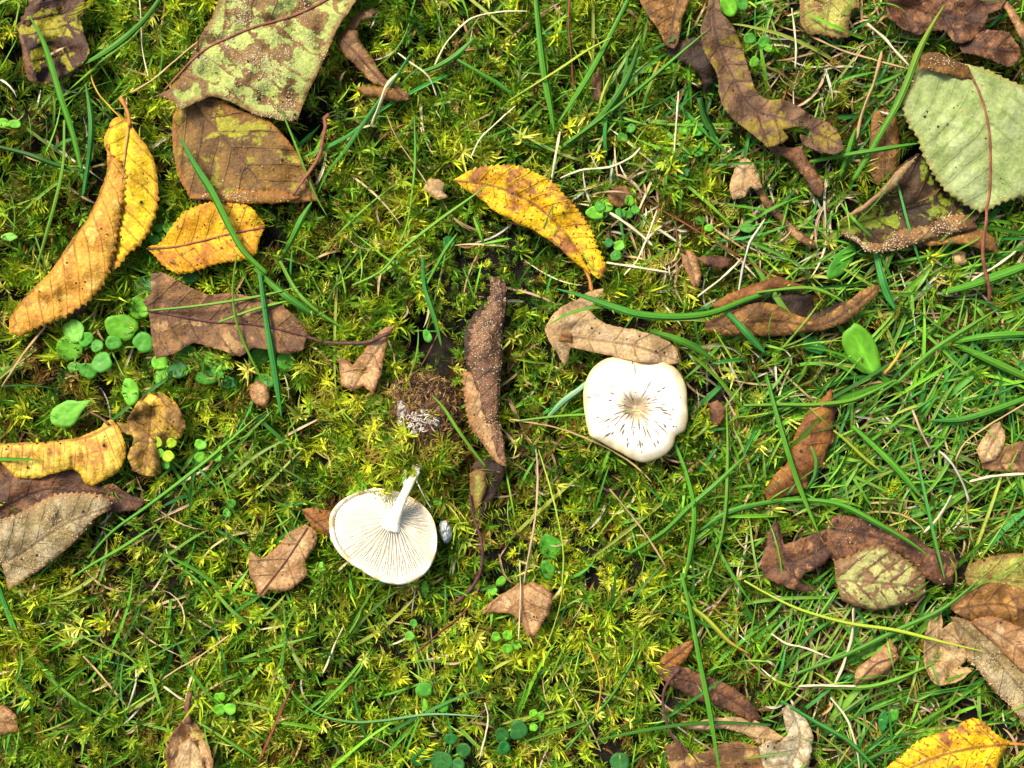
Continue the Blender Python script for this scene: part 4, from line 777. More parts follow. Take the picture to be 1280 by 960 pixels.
prof = [(.925, -4), (.935, .3), (.955, 2.0), (.98, 2.6), (1.0, 1.0), (1.008, -2), (.99, -5), (.93, -8), (.75, -13), (.45, -17), (.2, -15), (.02, -12)]
o = ring_mesh('cap', th, R, prof, None, M_rim, ma, zf=lambda a, rho: zrim(a, rho) * max(0, rho - .5) * .8, conv=convA); o.matrix_local = Mbase
def gill_mesh(r0, hgt, wob):
    V = []; k = 9
    for i in range(k):
        rr = r0 + (.945 - r0) * i / (k - 1); z = zs(rr); hh = hgt * (1 - .75 * (i / (k - 1)) ** 3) * (1 if r0 < .2 else min(1, .25 + i / 2.5))
        w0, w1 = .55 + .35 * rr, .22; s = wob * math.sin(i * 1.1)
        for yy, zz in ((-w0, -4.6), (w0, -4.6), (w1, hh - 4.4), (-w1, hh - 4.4)): V.append((rr, (yy + s) * S, (z + zz) * S))
    F = [(0, 3, 2, 1), (4 * k - 4, 4 * k - 3, 4 * k - 2, 4 * k - 1)]
    for i in range(k - 1):
        a = 4 * i; b = a + 4; F += [(a + 1, a + 2, b + 2, b + 1), (a + 2, a + 3, b + 3, b + 2), (a + 3, a, b, b + 3)]
    return build_mesh('gill', np.array(V), F, M_gill, smooth=False)
gl = [[gill_mesh(.10, 5.6, w) for w in (.5, -.4)], [gill_mesh(.42, 4.8, w) for w in (.4, -.3)], [gill_mesh(.66, 4.0, .2)]]
ng = 141; gr = random.Random(3)
for i in range(ng):
    if gr.random() < .05: continue
    a = -math.pi + 2 * math.pi * (i + gr.uniform(-.36, .36)) / ng
    kind = gl[0] if i % 3 == 0 else (gl[1] if i % 3 == 1 else gl[2]); r_ = float(np.interp(a, th, R, period=2 * math.pi))
    o = link('gill', gr.choice(kind), ma)
    o.matrix_local = Mbase @ Matrix.Rotation(a, 4, 'Z') @ Matrix.Diagonal((r_ * S, 1, 1, 1))
path = [(488,658,46),(491,651,50),(495,642,52),(500,630,52),(506,617,50),(512,605,45),(517,595,38),(521,584,30)]
XY, _ = catmull([p[:2] for p in path], False, 2.0); l = np.linspace(0, 1, len(XY)); hz = np.interp(l, np.linspace(0, 1, 8), [p[2] for p in path])
rd = np.interp(l, [0, .08, .18, .32, .55, .8, 1], [14, 10.5, 8.0, 6.2, 5.2, 5.0, 5.4])
Vt, Ft = tube(np.column_stack([XY, hz]), rd, 22)
angv = np.tile(np.arange(22) / 22 * 2 * np.pi, len(XY)); cen = np.repeat(np.column_stack([XY, hz]), 22, 0)
Vt = cen + (Vt - cen) * (1 + .05 * np.sin(angv * 5 + 1) + .04 * np.sin(angv * 9))[:, None] * np.where(np.abs(angv - 5.3) < .25, .80, 1)[:, None]
link('stem', build_mesh('stem', W(Vt) - orgA, Ft, M_flesh), ma)
for pth, r0, r1 in ([(512,606,47),(519,597,44),(523,590,40)], 1.8, 2.4), ([(506,606,46),(506,597,44),(507,588,42)], 2.0, 2.8), ([(519,598,42),(525,610,40),(531,622,24),(539,636,12)], 1.0, .5):
    rib_tube('stem_fibre', pth, r0, r1, M_flesh, ma, orgA, step=2, sides=6)

# ------------------------------------------------------------------ the lump of soil the pulled mushroom came with
cl = empty('soil_clump', 530, 525, 0); orgC = np.array(cl.location)
tag(cl, 'lump of brown soil and matted fibres with white fungal threads above the upturned mushroom', 'soil clump')
M_clump = plain_mat('clump_soil', c(92, 62, 38), c(44, 28, 20), 9, .9, .9)
def blob(name, cx, cy, h0, rx, ry, rz, mat, parent, org, rough=.25, per=10, seg=40, rings=18, seed=1, below=.25, edge_noise=.3):
    V = []
    for i in range(rings + 1):
        ph = (-below + (1 + below) * i / rings) * math.pi / 2
        for k in range(seg):
            a = 2 * math.pi * k / seg; x = math.cos(a) * math.cos(ph); y = math.sin(a) * math.cos(ph); z = math.sin(ph)
            f = 1 + rough * (fbm(cx + x * rx * 1.1 + z * 9, cy + y * ry * 1.1 + z * 13, per, 3, seed) - .5) * 2 + edge_noise * (fbm(np.cos(a) * 40 + 200, np.sin(a) * 40 + 200, 22, 2, seed) - .5)
            V.append((cx + x * rx * f, cy + y * ry * f, h0 + z * rz * f))
    F = []
    for i in range(rings):
        for k in range(seg):
            k2 = (k + 1) % seg; F.append((i * seg + k, (i + 1) * seg + k, (i + 1) * seg + k2, i * seg + k2))
    V = np.array([[float(q) for q in v] for v in V])
    return link(name, build_mesh(name, W(V) - org, F, mat), parent)
blob('soil', 528, 520, -14, 44, 48, 38, M_clump, cl, orgC, .30, 16, 70, 26, 3)
def fibres(N, cx, cy, rx, ry, h0, hr, L, w, cols, seed, name, parent, org, mat, curl=1.0):
    r = np.random.default_rng(seed); a = r.uniform(0, 2 * np.pi, N); q = np.sqrt(r.random(N)); x = cx + np.cos(a) * q * rx; y = cy + np.sin(a) * q * ry
    h = h0 + hr * np.sqrt(np.clip(1 - q ** 2, 0, 1)) + r.uniform(-2, 5, N)
    d = r.uniform(0, 2 * np.pi, N); k = r.normal(0, .45 * curl, N); ln = r.uniform(*L, N); K = 6; pts = []; X_, Y_, H_ = x.copy(), y.copy(), h.copy(); el = r.uniform(-.4, .5, N)
    for i in range(K):
        pts.append(np.stack([X_, Y_, H_], 1)); X_ = X_ + np.cos(d) * ln / K; Y_ = Y_ + np.sin(d) * ln / K; H_ = H_ + el * ln / K; d = d + k; el = el - .14
    pts = np.stack(pts, 1); ww = r.uniform(*w, N)
    t = np.gradient(pts, axis=1); sd = np.stack([-t[..., 1], t[..., 0], np.zeros_like(t[..., 0])], 2); sd /= np.linalg.norm(sd, axis=2)[..., None] + 1e-9
    pr = np.array([.7, 1, 1, .9, .7, .2]) * .5
    A = pts - sd * (ww[:, None] * pr)[..., None]; B_ = pts + np.array([0, 0, .5]) * ww[:, None, None] * .8; D_ = pts + sd * (ww[:, None] * pr)[..., None]
    V = np.stack([A, B_, D_], 2).reshape(N, -1, 3); f = []
    for i in range(K - 1):
        for j in (0, 1): a_ = i * 3 + j; f += [(a_, a_ + 3, a_ + 4), (a_, a_ + 4, a_ + 1)]
    F = (np.array(f)[None] + (np.arange(N) * K * 3)[:, None, None]).reshape(-1, 3)
    cc = np.array(cols)[r.integers(0, len(cols), N)] * r.uniform(.7, 1.25, (N, 1))
    o = link(name, build_mesh(name, W(V.reshape(-1, 3)) - org, F, mat, dict(col=np.repeat(cc, K * 3, 0), u=np.zeros(N * K * 3))), parent); o['kind'] = 'stuff'; return o
BRC = [c(120, 84, 46), c(90, 58, 34), c(150, 116, 70), c(62, 40, 28), c(136, 98, 40), c(110, 74, 44)]
fibres(2000, 528, 520, 48, 54, -12, 36, (6, 18), (.8, 1.9), BRC + [c(150, 120, 60), c(134, 110, 44)] + [c(50, 32, 24), c(40, 26, 20), c(70, 46, 34)], 1, 'root_fibre', cl, orgC, M_straw, 1.6)
fibres(900, 520, 566, 62, 26, -6, 26, (6, 16), (1.2, 2.2), [c(146, 140, 40), c(120, 110, 36), c(150, 120, 50), c(170, 170, 50)], 2, 'moss_scrap', cl, orgC, M_moss, 1.0)
fibres(260, 470, 520, 30, 40, -6, 12, (6, 16), (1.2, 2.2), [c(146, 140, 40), c(120, 110, 36), c(150, 120, 50), c(170, 170, 50)], 4, 'moss_scrap', cl, orgC, M_moss, 1.0)
M_myc = plain_mat('fungal_threads', c(176, 166, 156), c(110, 98, 86), 7, .7, .5, spec=.3)
for (x, y, rx, ry, sd) in [(503,513,7,12,1),(524,525,8,8,2),(536,529,10,6,3),(545,527,5,6,4),(519,538,5,8,5),(531,519,6,4,6)]:
    blob('mycelium_patch', x, y, 17, rx * 1.15, ry * 1.15, 10, M_myc, cl, orgC, .55, 4, 22, 9, sd, 0.1, .6)
fibres(110, 524, 526, 24, 16, 22, 7, (5, 13), (.8, 1.3), [c(220, 214, 206), c(190, 180, 168)], 5, 'mycelium_thread', cl, orgC, M_straw, 1.5)

# ------------------------------------------------------------------ pebble
pb = blob('pebble', 557, 664, 4, 9, 13.5, 14, plain_mat('grey_pebble', c(206, 208, 204), c(120, 124, 124), 6, .2, .5, spec=.6), None, np.zeros(3), .30, 9, 14, 6, 9, .6, .5)
pb.data.polygons.foreach_set('use_smooth', [False] * len(pb.data.polygons))
tag(pb, 'small shiny grey stone beside the right rim of the upturned mushroom', 'stone')

# ------------------------------------------------------------------ small green herbs
HC = dict(b=c(108, 176, 40), m=c(76, 148, 38), d=c(38, 110, 40), k=c(52, 112, 44), y=c(170, 200, 40), p=c(130, 200, 70))
def leaflet(cx, cy, rx, ry, ang, h, col, parent, org, shape='round', seed=1):
    """ang (degrees) points from the leaf's base to its tip, in the picture (y down)"""
    r = random.Random(seed * 7 + int(cx)); V = [(0, 0, 0)]; n, m = 18, 4; tl = r.uniform(-.18, .18); tb = r.uniform(-.18, .18)
    ca, sa = math.cos(math.radians(ang)), math.sin(math.radians(ang))
    P = [(0, 0)]; 
    for j in range(1, m + 1):
        for i in range(n):
            a = 2 * math.pi * i / n; q = j / m; k = 1.0
            if shape == 'clover': k = 1 - .16 * math.exp(-((a if a < math.pi else a - 2 * math.pi) / .28) ** 2) - .16 * (1 - math.cos(a)) * .5
            if shape == 'point': k = 1 + .18 * math.exp(-((a if a < math.pi else a - 2 * math.pi) / .4) ** 2) - .10 * abs(math.sin(a * 2))
            if shape == 'spoon': k = 1 + .9 * math.exp(-((a - math.pi) / .26) ** 2)
            k += .05 * math.sin(3 * a + cx) + .035 * math.sin(5 * a + cy) + (0 if shape != 'round' else .05 * math.cos(2 * a + cx) - .10 * math.exp(-(abs(a - math.pi) / .3) ** 2))
            P.append((math.cos(a) * rx * q * k, math.sin(a) * ry * q * k))
    out = []; uu = []
    for (x, y) in P:
        z = h + .10 * (x * x) / max(rx, 1) + .16 * abs(y) - .028 * abs(y) ** 1.7 + tl * x + tb * y + 1.1 * (vn(x / 5 + cx, y / 5 + cy) - .5)
        out.append((cx + x * ca - y * sa, cy + x * sa + y * ca, float(z))); uu.append(y / 6)
    F = [(0, 1 + i, 1 + (i + 1) % n) for i in range(n)]
    for j in range(m - 1):
        for i in range(n): a = 1 + j * n + i; b = 1 + j * n + (i + 1) % n; F.append((a, a + n, b + n, b))
    F = [f[::-1] for f in F]
    k = r.uniform(.8, 1.15); cc = np.tile(np.array(col) * k, (len(out), 1)); cc = cc * (np.array([.72 + .55 * float(vn(p[0] / 3.5 + cx, p[1] / 3.5)) for p in P])[:, None]); cc[[i for i, p in enumerate(P) if abs(p[1]) < .7 and p[0] < rx * .8]] *= 1.3
    me = build_mesh('leaflet', W(out) - org, F, M_herb, dict(col=cc)); return link('leaflet', me, parent, solid=.7)

HERBS = [  # label, category, centre of the plant, leaflets (x, y, rx, ry, angle, colour, shape), height, group
 ('seedling with several rounded bright green leaves, below the yellow folded leaf', (140,440), [(152,409,21,17,200,'b','round'),(179,428,13,13,320,'m','round'),(127,453,14,12,150,'m','round'),(110,463,10,12,110,'m','round'),(163,489,17,11,80,'b','round'),(142,428,11,9,170,'m','round')], 9),
 ('pale green rosette of blunt leaves under the tip of the ochre leaf', (96,438), [(87,436,17,15,190,'b','round'),(92,414,15,13,240,'p','round'),(107,424,10,9,320,'m','round'),(93,458,6,9,90,'m','round'),(121,432,8,8,0,'m','round')], 8),
 ('single spoon-shaped light green leaf on its stalk, left, on brown moss', (100,502), [(82,518,20,16,150,'p','spoon')], 12),
 ('dark rounded leaves half hidden by the grey-brown leaf top left corner', (182,362), [(178,358,12,14,240,'d','round'),(174,385,13,14,190,'b','round'),(236,345,14,8,10,'d','round')], 2),
 ('small four-leaved seedling between the two yellow leaves', (203,290), [(199,285,5.5,6.5,260,'m','round'),(211,285,8,7,-10,'b','round'),(193,300,7,7,150,'m','round'),(202,296,6,5,60,'m','round')], 4),
 ('group of wedge-shaped green leaves along the lower edge of the grey-brown leaf', (250,465), [(233,442,11,12,260,'m','round'),(262,452,24,12,200,'b','point'),(262,470,18,11,170,'m','point'),(206,470,14,13,120,'b','round'),(200,452,10,11,100,'b','round'),(222,462,11,13,60,'d','round'),(285,478,12,8,20,'d','round')], 3),
 ('two rounded dark leaves right of the long blade over the grey-brown leaf', (340,450), [(324,446,12,15,200,'m','round'),(357,452,11,13,0,'m','round'),(330,478,14,11,140,'m','round')], 4),
 ('bright yellow-green clover on the mottled olive-brown leaf', (203,562), [(195,553,9,8,220,'y','clover'),(214,554,7,7,320,'y','clover'),(210,570,8,8,40,'y','clover'),(200,566,6,6,120,'b','clover')], 24),
 ('small clover just below the one on the mottled leaf', (198,580), [(191,582,7,7,160,'b','clover'),(207,581,6,6,10,'m','clover')], 16),
 ('bright clover among thin grass right of the mottled leaf', (258,562), [(251,556,9,7,200,'b','clover'),(250,571,8,7,140,'b','clover'),(271,570,7,8,20,'b','clover')], 14),
 ('tiny clover in grass left of the pale cracked leaf', (287,636), [(289,630,7,6,300,'m','clover'),(284,641,6,6,130,'m','clover')], 6),
 ('three-leaved clover near the bottom, above the curled brown bud', (279,880), [(275,872,7,8,260,'b','clover'),(275,887,9,8,140,'b','clover'),(287,886,9,8,10,'b','clover')], 10),
 ('pair of seedling leaves at the left edge, level with the yellow leaf tip', (10,155), [(3,154,9,6,180,'b','round'),(18,155,8,5.5,0,'b','round')], 10),
 ('single pale seedling leaf near the left edge, below the crossing grass', (3,296), [(11,296,10,5.5,0,'p','point')], 9),
 ('clover of round leaves right of the curved yellow leaf', (752,262), [(757,257,9,9,290,'b','round'),(744,266,12,8,190,'b','round'),(750,258,7,6,240,'m','round')], 10),
 ('three-leaved clover below the right end of the curved yellow leaf', (768,308), [(774,307,9,7,340,'b','clover'),(770,319,8,8,80,'m','clover'),(761,304,6,7,220,'d','clover')], 6),
 ('clump of little bright leaves right of the small tan scrap', (788,255), [(787,251,7,6,280,'b','round'),(776,266,6,7,120,'m','round'),(794,262,6,5,30,'m','round'),(786,268,5,6,90,'m','round')], 8),
 ('clover with dark heart-shaped leaves in straw, upper right of the yellow leaf', (866,192), [(855,194,11,10,190,'d','clover'),(874,189,10,7,330,'m','clover'),(856,215,8,7,120,'d','clover')], 10),
 ('small oval green leaf above the dark clover, right of top centre', (860,170), [(857,160,10,8,300,'b','point'),(873,162,7,9,20,'m','point')], 8),
 ('yellowish clover leaf above the pale straws, upper right of centre', (828,210), [(827,208,5.5,9,280,'y','point'),(778,172,7,6,200,'m','round'),(789,160,7,5,300,'m','round')], 6),
 ('bright green leaf at the top edge next to the long twisted leaf', (908,2), [(911,7,13,12,60,'b','round'),(928,4,8,9,0,'m','round')], 12),
 ('cluster of small green leaves at the right of the long twisted leaf', (946,64), [(943,77,7,6,120,'b','round'),(955,52,8,7,320,'m','round'),(937,48,7,8,250,'m','round'),(960,60,6,5,10,'b','round')], 8),
 ('large light green blunt leaf beneath the boat-shaped brown leaf', (1062,402), [(1077,437,37,19,64,'b','round')], 12),
 ('dark green oval leaf under the dark curled leaf, right', (1034,350), [(1052,328,27,12,-52,'m','point')], 8),
 ('dim green leaf beneath the boat-shaped leaf, left of the light green one', (1012,426), [(1018,431,15,11,20,'d','round')], 2),
 ('dark bluish clover at the bottom edge, left of centre', (560,950), [(552,952,14,14,180,'k','round'),(579,938,10,10,320,'k','clover'),(572,956,10,9,20,'k','clover'),(524,947,10,12,200,'d','round'),(564,924,7,9,280,'d','round')], 10),
 ('dark clover of round leaves at the bottom, left of the single blue-green leaf', (634,926), [(628,919,9,9,220,'k','round'),(630,935,9,8,140,'d','round'),(648,913,11,13,0,'k','round')], 10),
 ('tiny pale clover right of the dark clover near the bottom', (667,900), [(667,892,5.5,6,260,'b','clover'),(676,896,5,6,0,'b','clover'),(667,909,5.5,6,100,'b','clover')], 10),
 ('blue-green round leaf at the bottom edge, centre right', (775,955), [(775,954,15,12,90,'k','round')], 10),
 ('seedling of bright round leaves by the tan three-pointed leaf', (634,802), [(620,796,6,6,190,'b','round'),(635,794,6,7,280,'b','round'),(634,811,6,8,80,'b','round'),(645,806,6,6,0,'b','round')], 12),
 ('small leaves right of the dark stalk, below the centre', (620,732), [(626,727,8,5,-50,'b','round'),(615,739,7,6,150,'b','round'),(531,736,4.5,11,0,'b','point')], 10),
 ('pair of little green leaves below the upturned mushroom', (515,788), [(512,795,7,6,160,'b','round'),(517,779,5,5,290,'m','round'),(530,862,11,9,180,'m','round'),(531,883,4,9,0,'b','round'),(554,885,6,6,0,'m','round')], 4),
 ('round green leaf in moss between the stalk and upturned mushroom', (546,628), [(547,627,6,5.5,0,'b','round')], 12),
 ('single light oval leaf left of the upturned mushroom', (402,712), [(402,709,4.5,7,0,'p','round')], 10),
 ('dark narrow leaf pair between straws at the lower right', (1112,895), [(1104,901,6,15,8,'d','point'),(1116,895,6,11,40,'m','point')], 10),
 ('triangular green leaf in the moss left of the yellow strand, below centre', (688,690), [(688,684,16,15,250,'m','point'),(684,712,12,10,70,'m','point')], -4),
 ('dim round green leaf above the hole, left of the rolled leaf', (560,303), [(561,303,9,8,260,'d','clover'),(534,420,5,9,340,'m','round')], 2),
 ('bright little leaves right of the forked leaf in straws', (880,280), [(875,276,6,6,250,'m','round'),(886,285,6,5,0,'b','round'),(934,285,10,6,0,'m','point'),(881,298,5,7,90,'b','round')], 4),
]
for i, (lab, (cx, cy), ls, h) in enumerate(HERBS):
    h = h - 3 if 'dark' not in lab else h - 7
    root = empty('clover' if 'clover' in lab else 'seedling', cx, cy, 0); org = np.array(root.location)
    tag(root, lab, 'clover' if 'clover' in lab else 'seedling', 'small herbs in the moss')
    for j, (x, y, rx, ry, a, k, shp) in enumerate(ls):
        leaflet(x, y, rx, ry, a, h + (j % 3) * 1.5, HC[k], root, org, shp, i * 9 + j)
        V_, F_ = tube([(cx, cy, h - 12), ((cx + x) / 2, (cy + y) / 2, h - 2), (x - math.cos(math.radians(a)) * rx * .7, y - math.sin(math.radians(a)) * rx * .7, h)], [1.3, 1.1, 1.0], 6)
        link('leaf_stalk', build_mesh('leaf_stalk', W(V_) - org, F_, M_herb, dict(col=np.tile(np.array(c(120, 160, 60)), (len(V_), 1)))), root)

# ------------------------------------------------------------------ grass blades and straws
GC = dict(g=c(88, 150, 40), m=c(114, 160, 48), b=c(66, 140, 58), d=c(54, 108, 34), y=c(166, 182, 58), l=c(120, 180, 44), w=c(150, 190, 150), s=c(218, 202, 158), t=c(184, 152, 102), o=c(206, 160, 60), r=c(132, 68, 48), a=c(190, 180, 160), p=c(196, 158, 130))
def blade(P, wd, hs, col, tipcol=None, name='grass_blade', kind='grass', seed=0):
    """closed V-shaped strip; P runs from root to tip"""
    wd = wd * .9
    XY, _ = catmull(P, False, 5 if kind != 'grass' else 7); n = len(XY)
    if kind != 'grass': wd = wd * .66; jr = np.random.default_rng(seed); XY = XY + np.cumsum(jr.normal(0, .22, XY.shape), 0) * np.sin(np.linspace(0, math.pi, n))[:, None]
    l = np.linspace(0, 1, n); h = np.interp(l, np.linspace(0, 1, len(hs)), hs)
    h = h + .8 * np.sin(l * 9 + seed)
    T = np.gradient(XY, axis=0); T /= np.linalg.norm(T, axis=1)[:, None] + 1e-9; Nn = np.stack([-T[:, 1], T[:, 0]], 1)
    tw = .35 * np.sin(l * 3 + seed) if kind == 'grass' else .6 * np.sin(l * 5 + seed)
    if kind == 'grass': w = wd * .5 * np.clip(.62 + .75 * l, 0, 1) * np.clip((1 - l) * 3.2 + .08, 0, 1) ** .8
    else: w = wd * .5 * (1 + .18 * np.sin(l * 17 + seed)) * np.clip((1 - l) * 8 + .35, 0, 1) * np.clip(l * 8 + .5, 0, 1)
    V = []; U = []; CC = []; c0 = np.array(col); c1 = np.array(tipcol if tipcol is not None else col)
    r = random.Random(seed)
    fold = .45 if kind == 'grass' else .2; th_ = .35 if kind == 'grass' else max(.5, wd * .16)
    for i in range(n):
        base = np.array([XY[i][0], XY[i][1], h[i]]); sd = np.array([Nn[i][0], Nn[i][1], tw[i]]) * w[i]
        cc = c0 * (1 - l[i] ** 2.5) + c1 * l[i] ** 2.5
        for k, (s_, dz) in enumerate(((-1, fold * w[i]), (0, 0 if kind == 'grass' else th_), (1, fold * w[i]), (0, -th_))):
            V.append(base + sd * s_ + np.array([0, 0, dz])); U.append((-1, 0, 1, 0)[k] * wd); CC.append(cc)
    F = []
    for i in range(n - 1):
        a = 4 * i; b = a + 4
        for k in range(4): k2 = (k + 1) % 4; F.append((a + k, a + k2, b + k2, b + k))
    F += [(0, 3, 2, 1), (4 * n - 4, 4 * n - 3, 4 * n - 2, 4 * n - 1)]
    org = W([V[0]])[0]
    me = build_mesh(name, W(V) - org, F, M_grass if kind == 'grass' else M_straw, dict(col=np.array(CC), u=np.array(U)))
    return link(name, me, None, org)

